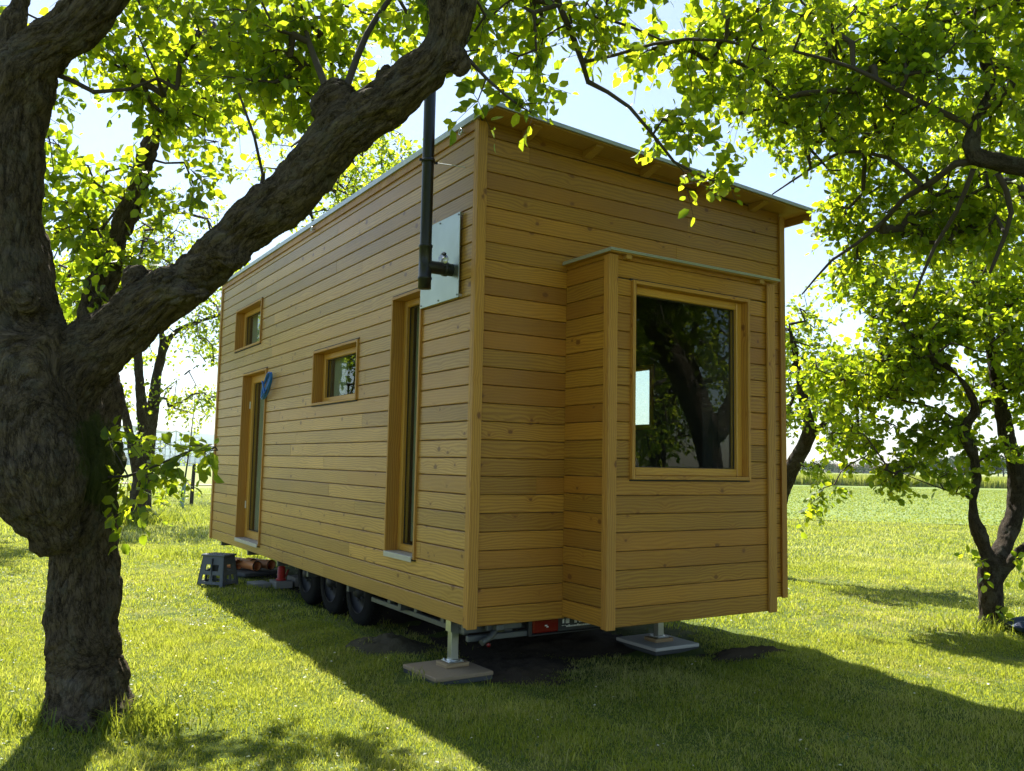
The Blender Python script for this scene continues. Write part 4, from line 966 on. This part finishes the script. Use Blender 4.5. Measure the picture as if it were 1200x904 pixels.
for y in (.225, .515, .80):
    for z in (2.705, 3.295):
        mb = MB(); mb.lathe((-.031, y, z), (-1, 0, 0), [(0, .007), (.004, .006), (.004, 0)], 10); mb.build('screw', SCREW, HP)
for y in (.215, .81):
    for z in (2.70, 3.30): mb = MB(); mb.box((-.0225, y - .01, z - .01), (.0, y + .01, z + .01)); mb.build('spacer', GALV, HP)

# trailer frame
mb = MB()
for x in (.42, W - .42): mb.box((x - .035, .15, .27), (x + .035, L - .1, .385), bev=.004)
for y in (.16, 1.2, 2.3, 3.4, 4.4, 5.6, 6.9): mb.box((.06, y, .315), (W - .06, y + .05, .3845), bev=.003)
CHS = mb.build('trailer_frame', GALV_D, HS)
mb = MB(); mb.box((.11, .25, .285), (.15, 1.9, .325), bev=.004)
for y in (.30, .55, 1.0, 1.5): mb.box((.105, y, .325), (.155, y + .05, .389), bev=.003)
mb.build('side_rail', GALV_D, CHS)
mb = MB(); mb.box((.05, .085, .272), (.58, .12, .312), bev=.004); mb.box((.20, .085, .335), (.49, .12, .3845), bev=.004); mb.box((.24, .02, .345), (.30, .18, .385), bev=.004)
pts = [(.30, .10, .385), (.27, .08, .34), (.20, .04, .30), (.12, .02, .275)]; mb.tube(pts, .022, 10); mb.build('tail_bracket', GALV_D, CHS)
mb = MB(); mb.lathe((.16, .0, .262), (0, -1, 0), [(0, 0), (0, .016), (.014, .014), (.016, 0)], 14); mb.build('reflector', REDL, CHS)
mb = MB(); mb.box((.535, .062, .278), (.565, .12, .386), bev=.003); mb.box((.535, .052, .272), (1.95, .115, .284), bev=.003); mb.box((1.5, .06, .284), (1.95, .1, .386)); mb.build('lamp_bar', DARKM, CHS)
mb = MB(); mb.box((.57, .058, .288), (.795, .10, .384), bev=.008); TL = mb.build('tail_lamp', REDL, CHS)
mb = MB(); mb.box((.67, .054, .335), (.69, .0575, .343)); mb.box((.685, .054, .325), (.70, .0575, .333)); mb.build('lamp_bulb', WHITEP, TL)
mb = MB(); mb.box((.80, .070, .286), (1.45, .085, .386), bev=.002); PL = mb.build('sign_plate', simple('plate_dark', (.02, .024, .03), .4), CHS)
mb = MB()
def mark(x0, x1, z0, z1): mb.box((x0, .0670, z0), (x1, .0696, z1))
mark(.835, .850, .340, .366); mark(.838, .852, .366, .371); mark(.865, .872, .338, .372); mark(.876, .884, .338, .372); mark(.888, .896, .338, .372); mark(.862, .898, .3545, .3585)
for k, (x, w) in enumerate(((.945, .010), (.960, .006), (.985, .012), (1.003, .006), (1.03, .010), (1.052, .010), (1.075, .008), (1.10, .012), (1.125, .007))): mark(x, x + w, .336, .366)
x = .87
while x < 1.27:
    w = random.uniform(.008, .016); mark(x, x + w, .312, .322 if random.random() < .7 else .327); x += w + random.uniform(.003, .007)
mark(.83, .845, .322, .326); mark(.855, .865, .322, .326)
mb.build('print', WHITEP, PL)
# wheels
def make_wheel(y, x=.15, R0=.315, w=.17, side=1):
    mb = MB(); prof = [(0, R0 * .62), (.004, R0 * .80), (.012, R0 * .93), (.03, R0 * .985), (.05, R0), (w - .05, R0), (w - .03, R0 * .985), (w - .012, R0 * .93), (w - .004, R0 * .8), (w, R0 * .62), (w, R0 * .3)]
    mb.lathe((x if side > 0 else W - x, y, R0 - .005), (side, 0, 0), prof, 48)
    for k in range(60):
        a = 2 * math.pi * k / 60
        for q in (.045, .075, .105):
            c = Vector(((x + q) if side > 0 else W - x - q, y + math.cos(a) * (R0 + .001), R0 - .005 + math.sin(a) * (R0 + .001)))
            mb.lathe(c, (0, math.cos(a), math.sin(a)), [(-.004, .009), (.005, .008), (.005, 0)], 5)
    t_ = mb.build('wheel', BLACK, HS)
    mb = MB(); cx = (x + .018) if side > 0 else W - x - .018
    mb.lathe((cx, y, R0 - .005), (side, 0, 0), [(-.012, R0 * .60), (-.014, R0 * .63), (.02, R0 * .60), (.045, R0 * .52), (.05, R0 * .34), (.025, R0 * .30), (.02, R0 * .20)], 40)
    mb.lathe((cx, y, R0 - .005), (-side, 0, 0), [(-.02, R0 * .2), (.02, R0 * .18), (.04, R0 * .13), (.045, 0)], 20)
    for k in range(5):
        a = 2 * math.pi * k / 5; mb.lathe((cx, y + math.cos(a) * R0 * .25, R0 - .005 + math.sin(a) * R0 * .25), (-side, 0, 0), [(-.03, .011), (.0, .011), (.004, .008), (.004, 0)], 8)
    mb.build('rim', RIMM, t_)
for y in (2.32, 3.02, 3.72): make_wheel(y)
for y in (2.32, 3.02, 3.72): make_wheel(y, side=-1)
mb = MB()
for y in (2.32, 3.02, 3.72): mb.tube([(.25, y, .31), (W - .25, y, .31)], .03, 12)
mb.build('axle', DARKM, CHS)
for s in (0, 1):
    x0, x1 = (.07, .31) if s == 0 else (W - .31, W - .07)
    mb = MB(); mb.box((x0 + .02, 1.95, .64), (x1, 4.10, .66)); mb.build('wheel_arch', DARKM, HS)

# supports: square steel leg of the trailer, loose wooden block and slab below
def jack(x, y, pad_h, blk, lab, slab_mat, sx, sy, rz, off=(0, 0)):
    zt = pad_h + blk
    mb = MB(); mb.box((x - .03, y - .03, zt + .012), (x + .03, y + .03, .3895), bev=.004); mb.box((x - .042, y - .038, .30), (x - .031, y + .038, .3895)); J = mb.build('support_leg', GALV, HS)
    mb = MB(); mb.box((x - .06, y - .06, zt), (x + .06, y + .06, zt + .008), bev=.002); mb.lathe((x, y, zt + .008), (0, 0, 1), [(0, .045), (.006, .045), (.012, .03)], 20)
    for a in ((-1, -1), (1, -1), (1, 1), (-1, 1)): mb.lathe((x + a[0] * .045, y + a[1] * .045, zt + .008), (0, 0, 1), [(0, .009), (.008, .009), (.008, 0)], 6)
    mb.build('foot_plate', GALV, J)
    p = house(x, y)
    b = MB(); b.box((-.095, -.075, 0), (.095, .075, blk), bev=.004); o = b.build('wooden_block', W_BLOCK); o.location = (p.x, p.y, pad_h); o.rotation_euler = (0, 0, TH + rz)
    tag(o, lab[0], 'block', 'blocks under the trailer supports')
    q = house(x + off[0], y + off[1])
    b = MB(); b.box((-sx, -sy, .0), (sx, sy, pad_h * .52), bev=.004, mi=1); b.box((-sx - .004, -sy - .004, pad_h * .53), (sx + .004, sy + .004, pad_h), bev=.005); o = b.build('paving_slab', [slab_mat, SLABE]); o.location = (q.x, q.y, 0.0); o.rotation_euler = (0, 0, TH + rz * .5)
    tag(o, lab[1], 'slab', 'slabs under the trailer supports')
jack(.085, .36, .060, .03, ('pale wooden block under the front left support leg', 'brown board and slab under the front left support leg'), SLABM, .225, .24, .06, (-.06, -.04))
jack(2.02, .34, .060, .03, ('pale wooden block under the support leg behind the bay', 'light grey slab under the support leg behind the bay'), SLABG, .23, .25, -.03, (0, .02))
# far red jack on grey slabs
c = house(.28, 4.95)
J = empty('bottle_jack', (c.x, c.y, .08), TH, label='small red bottle jack standing on a grey slab behind the wheels', cat='jack')
mb = MB(); mb.lathe((0, 0, 0), (0, 0, 1), [(0, 0), (0, .06), (.02, .06), (.025, .045), (.15, .045), (.16, .035), (.17, .02), (.17, 0)], 20); mb.build('body', REDP, J)
mb = MB(); mb.tube([(0, 0, .165), (0, 0, .255)], .018, 12); mb.lathe((0, 0, .25), (0, 0, 1), [(0, .018), (0, .03), (.012, .03), (.012, 0)], 16); mb.build('ram', GALV, J)
mb = MB(); mb.tube([(.045, 0, .03), (.08, 0, .12)], .012, 10); mb.build('pump_arm', REDP, J)
for i, (a, b, hh, nm) in enumerate(((.28, 4.95, .08, 'grey slab carrying the red jack'), (.52, 5.02, .11, 'taller grey slab right of the red jack'), (.05, 5.05, .06, 'low pale slab left of the red jack'))):
    c = house(a, b); mb = MB(); mb.box((-.10, -.13, 0), (.10, .13, hh), bev=.006); o = mb.build('paving_slab', SLABD); o.location = (c.x, c.y, 0); o.rotation_euler = (0, 0, TH + .05 * i); tag(o, nm, 'slab', 'slabs behind the wheels')

# blue hose coil on the door casing
mb = MB(); cc = Vector((-.055, 4.76, 2.34)); ax = Vector((0, .62, -.52)).normalized(); ay = Vector((0, .52, .62)).normalized()
random.seed(5)
for k in range(6):
    ra, rb = .20 + random.uniform(-.018, .018), .075 + random.uniform(-.02, .016); off = Vector((random.uniform(-.02, .02), random.uniform(-.012, .012), random.uniform(-.012, .012)))
    mb.tube([cc + off - ax * ra * math.cos(a) + ay * rb * math.sin(a) + Vector((.008 * math.sin(a * 2 + k), 0, 0)) for a in np.linspace(0, 6.283, 33)], .0085, 8, False)
mb.tube([cc + ax * .02 + Vector((-.028, 0, 0)) + ay * t_ for t_ in (-.095, -.03, .03, .095)], .009, 8)
o = mb.build('hose_coil', BLUEH); o.location = HS.location; o.rotation_euler = HS.rotation_euler; tag(o, 'coil of thin blue hose hanging at the top corner of the glass door', 'hose')

# step stool
c = at(255, 686, 10.15)
ST = empty('step_stool', (c.x, c.y, 0), -.32, label='grey plastic folding step stool on the lawn by the far end of the house', cat='stool')
hs_ = .385
def stool_leg(mb, ax_, s):
    """one sloping side panel with openings; ax_ 'x' or 'y'"""
    wt, wb = (.145, .185) if ax_ == 'x' else (.10, .15)       # half widths of the panel top/bottom
    dt, db = (.10, .15) if ax_ == 'x' else (.145, .185)        # distance from centre top/bottom
    def P(a, h, off=0):                                        # a in -1..1, h 0..1
        w_ = wb + (wt - wb) * h; d_ = db + (dt - db) * h - off; z = h * (hs_ - .02)
        return (a * w_, -s * d_, z) if ax_ == 'x' else (-s * d_, a * w_, z)
    if ax_ == 'x': us = [-1, -.72, -.55, -.12, .12, .55, .72, 1]; hl = [(1, 3, 2, 3), (4, 6, 2, 3), (2, 5, 4, 5), (1, 6, 0, 1)]
    else: us = [-1, -.7, -.5, -.12, .12, .5, .7, 1]; hl = [(2, 5, 4, 5), (1, 3, 2, 3), (4, 6, 2, 3), (1, 6, 0, 1)]
    hs2 = [0, .13, .22, .42, .54, .74, 1]
    for i in range(7):
        for j in range(6):
            if any(a <= i < b and c_ <= j < d_ for a, b, c_, d_ in hl): continue
            q = [P(us[i], hs2[j]), P(us[i + 1], hs2[j]), P(us[i + 1], hs2[j + 1]), P(us[i], hs2[j + 1])]
            r_ = [P(us[i], hs2[j], .012), P(us[i + 1], hs2[j], .012), P(us[i + 1], hs2[j + 1], .012), P(us[i], hs2[j + 1], .012)]
            mb.add(q + r_, [(0, 1, 2, 3), (7, 6, 5, 4), (0, 4, 5, 1), (1, 5, 6, 2), (2, 6, 7, 3), (3, 7, 4, 0)])
for ax_, s in (('x', 1), ('x', -1), ('y', 1), ('y', -1)):
    mb = MB(); stool_leg(mb, ax_, s)
    if ax_ == 'x': mb.box((-.006, -s * .125 - .012, .10), (.006, -s * .11 + .008, .34))
    mb.build('leg', STOOLM, ST)
mb = MB(); mb.box((-.16, -.115, hs_ - .025), (.16, .115, hs_), bev=.008); mb.box((-.05, -.014, hs_ - .001), (.05, .014, hs_ + .003))
for i in range(9):
    for j in range(5):
        if abs(j - 2) < 1 and abs(i - 4) < 3: continue
        mb.lathe((-.136 + i * .034, -.08 + j * .04, hs_ - .001), (0, 0, 1), [(0, .006), (.004, .005), (.004, 0)], 8)
mb.build('seat', STOOLM, ST)
# orange drain pipes
def pipe(c, d, Ln, r, lab):
    o = empty('drain_pipe', c, math.atan2(d[1], d[0]), label=lab, cat='pipe', group='orange drain pipes lying on the grass')
    mb = MB(); mb.lathe((0, 0, 0), (1, 0, 0), [(-Ln / 2, r), (Ln / 2 - .10, r), (Ln / 2 - .09, r * 1.14), (Ln / 2 - .035, r * 1.14), (Ln / 2 - .03, r * 1.24), (Ln / 2 - .01, r * 1.24), (Ln / 2, r * 1.14), (Ln / 2, r * 1.02), (Ln / 2 - .1, r * .95), (-Ln / 2, r * .92), (-Ln / 2, r)], 28)
    mb.build('tube', CLAY, o)
    mb = MB(); mb.lathe((Ln / 2 - .001, 0, 0), (1, 0, 0), [(0, r * 1.02), (.004, r * 1.05), (.004, r * 1.18), (-.012, r * 1.22)], 28); mb.build('rubber_seal', BLACK, o); return o
pa = Vector((-3.42, 11.35, 0)); dr = (.78, -.62)
for k, (dx, dy, z, lab) in enumerate(((.0, .0, .020, 'nearest orange drain pipe with black ringed open end'), (.12, .17, .020, 'orange drain pipe lying behind the nearest one'), (-.16, .26, .020, 'orange drain pipe at the back of the pile'), (-.34, .16, .020, 'farthest orange drain pipe, its end by the grey stool'))):
    pipe((pa.x + dx, pa.y + dy, z + .10), dr, .46 + .06 * k, .055, lab)
c = pa + Vector((-.05, .08, 0)); mb = MB(); mb.box((-.42, -.28, 0), (.42, .28, .05), bev=.015); o = mb.build('pallet_board', SLABE); o.location = c; o.rotation_euler = (0, 0, -.67); tag(o, 'low dark board under the orange pipes', 'board')

# soil mounds
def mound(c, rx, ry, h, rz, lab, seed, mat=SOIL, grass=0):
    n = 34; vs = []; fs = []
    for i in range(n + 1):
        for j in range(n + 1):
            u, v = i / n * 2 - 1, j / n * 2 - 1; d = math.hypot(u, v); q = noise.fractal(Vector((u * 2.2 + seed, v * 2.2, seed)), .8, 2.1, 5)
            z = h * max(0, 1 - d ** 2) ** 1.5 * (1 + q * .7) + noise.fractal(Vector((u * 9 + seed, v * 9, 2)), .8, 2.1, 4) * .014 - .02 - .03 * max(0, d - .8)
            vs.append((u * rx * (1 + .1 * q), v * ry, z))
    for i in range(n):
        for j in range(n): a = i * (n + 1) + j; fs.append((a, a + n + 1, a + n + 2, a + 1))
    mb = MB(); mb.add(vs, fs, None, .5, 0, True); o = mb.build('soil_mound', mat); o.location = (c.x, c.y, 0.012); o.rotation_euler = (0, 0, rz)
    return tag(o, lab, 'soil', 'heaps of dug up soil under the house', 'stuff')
mound(house(-.02, 1.32),   .44, .34, .10, TH, 'heap of loose dry soil beside the front left slab', 3, simple('dry_soil', (.075, .065, .040), .95, 0, 18, .6, 1.0, .2, .02))
mound(house(.62, .25), .55, .50, .05, TH, 'bare dark soil under the front wall right of the slab', 9)
mound(house(2.42, -.28), .60, .24, .075, TH - .25, 'low ridge of dug turf in front of the grey slab under the bay', 14)
mound(house(1.65, 3.6), 1.35, 3.3, .05, TH, 'dark bare soil strip under the long floor of the house', 31)  # added sheet: shade below the floor deepened by its dark colour
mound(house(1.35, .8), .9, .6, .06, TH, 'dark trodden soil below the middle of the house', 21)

# blue and white garden swing lying by the forked tree
c = at(1236, 750, 8.2)
SWG = empty('fabric_swing', (c.x, c.y, 0), -.12, label='blue and white fabric swing lying on the grass at the right edge', cat='swing')
def cushion(sx, sy, h, z0, mat, name, off=(0, 0), seed=1):
    n, m = 26, 14; vs = []; fs = []
    for side in (0, 1):
        for i in range(n + 1):
            for j in range(m + 1):
                u, v = i / n * 2 - 1, j / m * 2 - 1; r = max(0, 1 - abs(u) ** 3.2) ** .5 * max(0, 1 - abs(v) ** 2.6) ** .5
                z = z0 + h * (.5 + (r * .5 if side else -r * .5)) + (noise.noise(Vector((u * 3, v * 2, seed))) * .03 * r if side else 0)
                vs.append((off[0] + u * sx, off[1] + v * sy * (1 - abs(u) ** 4 * .35), z))
        for i in range(n):
            for j in range(m):
                a = side * (n + 1) * (m + 1) + i * (m + 1) + j; q = (a, a + m + 1, a + m + 2, a + 1); fs.append(q if side else q[::-1])
    mb = MB(); mb.add(vs, fs, None, .5, 0, True); return mb.build(name, mat, SWG)
cushion(.40, .20, .15, .0, BLUEF, 'seat_fabric'); cushion(.34, .055, .06, .085, WHITEF, 'white_stripe', (.03, -.13), 3)
mb = MB(); p0 = Vector((-.26, .0, .12)); mb.tube([p0, p0 + Vector((.07, 0, .17)), p0 + Vector((.14, .02, .38)), p0 + Vector((.26, .05, .75)), p0 + Vector((.42, .12, 1.35))], .011, 8)
mb.tube([p0 + Vector((.03, 0, .07)), p0 + Vector((.07, 0, .165))], .024, 8); mb.build('strap', BLACK, SWG)

# stake and young tree in the meadow
c = at(224, 594, 27); mb = MB(); mb.tube([(0, 0, -.1), (.01, 0, .6), (.03, 0, 1.30)], [.06, .058, .055], 10); o = mb.build('wooden_stake', BARK_TWIG); o.location = (c.x, c.y, 0); tag(o, 'dark wooden stake standing in the bright meadow', 'stake')
bs = at(213, 598, 26); bs.z = 0
YT = empty('young_tree', bs, label='thin young tree with a pale trunk guard, tied near the wooden stake', cat='tree')
mb = MB(); mb.tube([(0, 0, 0), (.05, 0, .9), (.14, 0, 1.8), (.20, 0, 2.9), (.22, 0, 3.6)], [.03, .028, .022, .015, .006], 8); mb.build('trunk', BARK_TWIG, YT)
mb = MB(); mb.tube([(-.02, 0, 0), (.04, 0, .75)], [.07, .06], 12, False); mb.build('trunk_guard', simple('guard_mesh', (.30, .42, .40), .7), YT)
tt = [bs + Vector((.16 + random.uniform(-.22, .22), random.uniform(-.2, .2), random.uniform(1.3, 3.6))) for _ in range(26)]
make_crown(YT, [[(bs + Vector((.05, 0, .9)), .028), (bs + Vector((.14, 0, 1.8)), .022), (bs + Vector((.22, 0, 3.6)), .006)]], tt, leaf=.09, per=4, twigs=2, tl=.2, mat=LEAF_FAR, simple_leaf=True)
# bushes in the meadow by the sapling
for i, (x, y, d, lab) in enumerate(((200, 590, 24, 'low green shrub in the meadow left of the young tree'), (140, 570, 30, 'low shrub in the meadow behind the slim many stemmed tree'))):
    b = at(x, y, d); b.z = 0; q = empty('shrub', b, label=lab, cat='shrub'); tt = [b + Vector((random.gauss(0, .28), random.gauss(0, .28), random.uniform(.15, .8))) for _ in range(30)]
    make_crown(q, [[(b, .02), (b + Vector((0, 0, .4)), .012)]], tt, leaf=.08, per=5, twigs=3, tl=.15, mat=LEAF_FAR, simple_leaf=True)

# greenhouses, a row of gabled glass bays
FRW = simple('greenhouse_frame', (.62, .64, .66), .5, .2)
t = NT('greenhouse_glass'); g = t.bsdf((.62, .68, .72), .25, 0, .6); tr = t.n('ShaderNodeBsdfTranslucent'); tr.inputs[0].default_value = (.80, .86, .92, 1); mx = t.n('ShaderNodeMixShader'); mx.inputs[0].default_value = .72; t.l(g, mx, 0, 1); t.l(tr, mx, 0, 2); GHG = t.fin(mx)
def greenhouse(x, y, w, d, he, hr, lab, rz=0):
    o = empty('greenhouse', (x, y, 0), rz, label=lab, cat='greenhouse', group='row of glass greenhouses behind the meadow')
    mb = MB(); mb.add([(-w / 2, 0, 0), (w / 2, 0, 0), (w / 2, 0, he), (0, 0, hr), (-w / 2, 0, he), (-w / 2, d, 0), (w / 2, d, 0), (w / 2, d, he), (0, d, hr), (-w / 2, d, he)], [(0, 1, 2, 3, 4), (9, 8, 7, 6, 5), (0, 4, 9, 5), (1, 6, 7, 2)]); mb.build('glass_wall', GHG, o)
    mb = MB(); mb.add([(-w / 2 - .1, -.1, he), (0, -.1, hr), (0, d, hr), (-w / 2 - .1, d, he), (w / 2 + .1, -.1, he), (w / 2 + .1, d, he)], [(0, 1, 2, 3), (1, 4, 5, 2)]); mb.build('glass_roof', GHG, o)
    mb = MB(); n = 12
    for i in range(n + 1):
        xx = -w / 2 + w * i / n; top_ = hr - (hr - he) * abs(xx) / (w / 2); mb.box((xx - .07, -.14, 0), (xx + .07, -.02, top_))
    for z in (.5, 1.6, 2.8, he): mb.box((-w / 2, -.15, z), (w / 2, -.03, z + .1))
    for i in range(2): mb.tube([((-w / 2 if i == 0 else w / 2), -.1, he), (0, -.1, hr)], .12, 6)
    mb.build('frame', FRW, o)
for k, (xc, lab) in enumerate(((-57, 'glass greenhouse nearest the house wall'), (-67.5, 'second glass greenhouse from the house wall'), (-78, 'third glass greenhouse from the house wall, behind the slim tree'), (-88.5, 'greenhouse at the left end of the row, beside the old trunk'))):
    greenhouse(xc, 146, 10.3, 60, 3.6, 6.0, lab)

# far trees, village and hills on the horizon
FARL = NT('far_foliage'); p = FARL.gen_pos(); cc = FARL.mix(FARL.noise(p, .12, 5, .7), (.035, .07, .022), (.08, .12, .04)); FARL = FARL.fin(FARL.bsdf(cc, .9, 0, .1))
def lumpy(name, cx, cy, w, h, seed, lab, n=60, grp='far trees on the horizon'):
    rr = np.random.RandomState(seed); o = empty(name, (cx, cy, 0), label=lab, cat='tree', group=grp)
    P = rr.randn(900, 3); P /= np.linalg.norm(P, axis=1, keepdims=True); lob = rr.rand(7, 3) * 2 - 1
    base = np.array([[a[0] * w * .34, a[1] * w * .3, h * (.55 + a[2] * .22)] for a in lob]); k = rr.randint(0, 7, 900)
    B = base[k] + P * rr.rand(900, 1) ** .3 * np.array([w * .26, w * .26, h * .24]); me = leaves_mesh('crown', B, rr.randn(900, 3), np.full(900, h * .085), True, .3); link('crown', me, FARL, o)
    mb = MB(); mb.tube([(0, 0, -.5), (0, 0, h * .5)], [h * .04, h * .025], 8); mb.build('trunk', BARK_TWIG, o)
rr = np.random.RandomState(3)
for i in range(26):
    px = 915 + i * 14 + rr.uniform(-6, 6); D = rr.uniform(330, 420); b = at(px, 552, D)
    lumpy('far_tree', b.x, b.y, rr.uniform(9, 17), rr.uniform(6.0, 9.5) * (1.3 if px > 1080 else .72), i, 'hazy tree in the far row beyond the tall crop')
ROOFT = simple('far_roof', (.20, .13, .11), .8, 0, .3); WALLF = simple('far_wall', (.34, .32, .30), .8, 0, .3)
for i, (px, D, w, h) in enumerate(((985, 440, 16, 2.6), (1003, 430, 13, 2.4), (1025, 440, 20, 2.2), (1052, 450, 14, 2.1), (1122, 430, 12, 2.2))):
    b = at(px, 552, D); o = empty('farmhouse', (b.x, b.y, 0), .1 * i - .2, label=('far farmhouse with %s roof behind the tall crop, %s' % (('brown', 'reddish', 'brown', 'reddish', 'brown')[i], ('leftmost of five', 'second of five from left', 'middle and widest of five', 'fourth of five from left', 'rightmost of five')[i])), cat='house', group='far farm buildings')
    mb = MB(); mb.box((-w / 2, -4, 0), (w / 2, 4, h)); mb.build('wall', WALLF, o)
    mb = MB(); mb.add([(-w / 2 - .4, -4.5, h), (w / 2 + .4, -4.5, h), (w / 2 + .4, 0, h + 1.9), (-w / 2 - .4, 0, h + 1.9), (-w / 2 - .4, 4.5, h), (w / 2 + .4, 4.5, h)], [(0, 1, 2, 3), (3, 2, 5, 4), (0, 3, 4), (1, 5, 2)]); mb.build('roof', ROOFT, o)
    mb = MB()
    for q in range(3): mb.box((-w / 2 + w * (q + .7) / 4, -4.06, .9), (-w / 2 + w * (q + .7) / 4 + 1.1, -4.01, 2.1))
    mb.build('window', SEAL, o)
HILL = NT('hill_forest'); p = HILL.gen_pos(); cc = HILL.mix(HILL.noise(p, .004, 6, .7), (.03, .06, .025), (.10, .14, .05)); HILL = HILL.fin(HILL.bsdf(cc, .95, 0, .1))
def hill_range(y0, y1, x0, x1, hfun):
    X = np.linspace(x0, x1, 160); Y = np.linspace(y0, y1, 16)
    def zf(x, y):
        u = (y - y0) / (y1 - y0); return hfun(x) * np.sin(np.clip(u, 0, 1) * math.pi / 2) ** .8 + np.sin(x * .013 + y * .02) * 4 * u - 3
    o = grid_sheet('hills', X, Y, zf, HILL); return o
hill_range(1600, 2800, -3200, -250, lambda x: 96 + 16 * np.sin(x * .0029 + 1) + 9 * np.sin(x * .009) + 4 * np.sin(x * .03))
hill_range(3200, 5200, -300, 5200, lambda x: 34 + 14 * np.sin(x * .0016 + .7) + 5 * np.sin(x * .007) + 26 * np.clip((x - 1900) / 1500, 0, 1))

# ------------------------------------------------------------------ air
mb = MB(); mb.box((-6500, -80, -60), (6500, 6500, 420)); HZ = mb.build('haze', None)
hm = bpy.data.materials.new('haze_air'); hm.use_nodes = True; ht = hm.node_tree; ht.nodes.clear(); ho = ht.nodes.new('ShaderNodeOutputMaterial'); hv = ht.nodes.new('ShaderNodeVolumePrincipled')
hv.inputs['Color'].default_value = (.80, .90, 1, 1); hv.inputs['Density'].default_value = .00010; hv.inputs['Anisotropy'].default_value = .3
ht.links.new(hv.outputs[0], ho.inputs['Volume']); HZ.data.materials.append(hm); tag(HZ, kind='stuff')
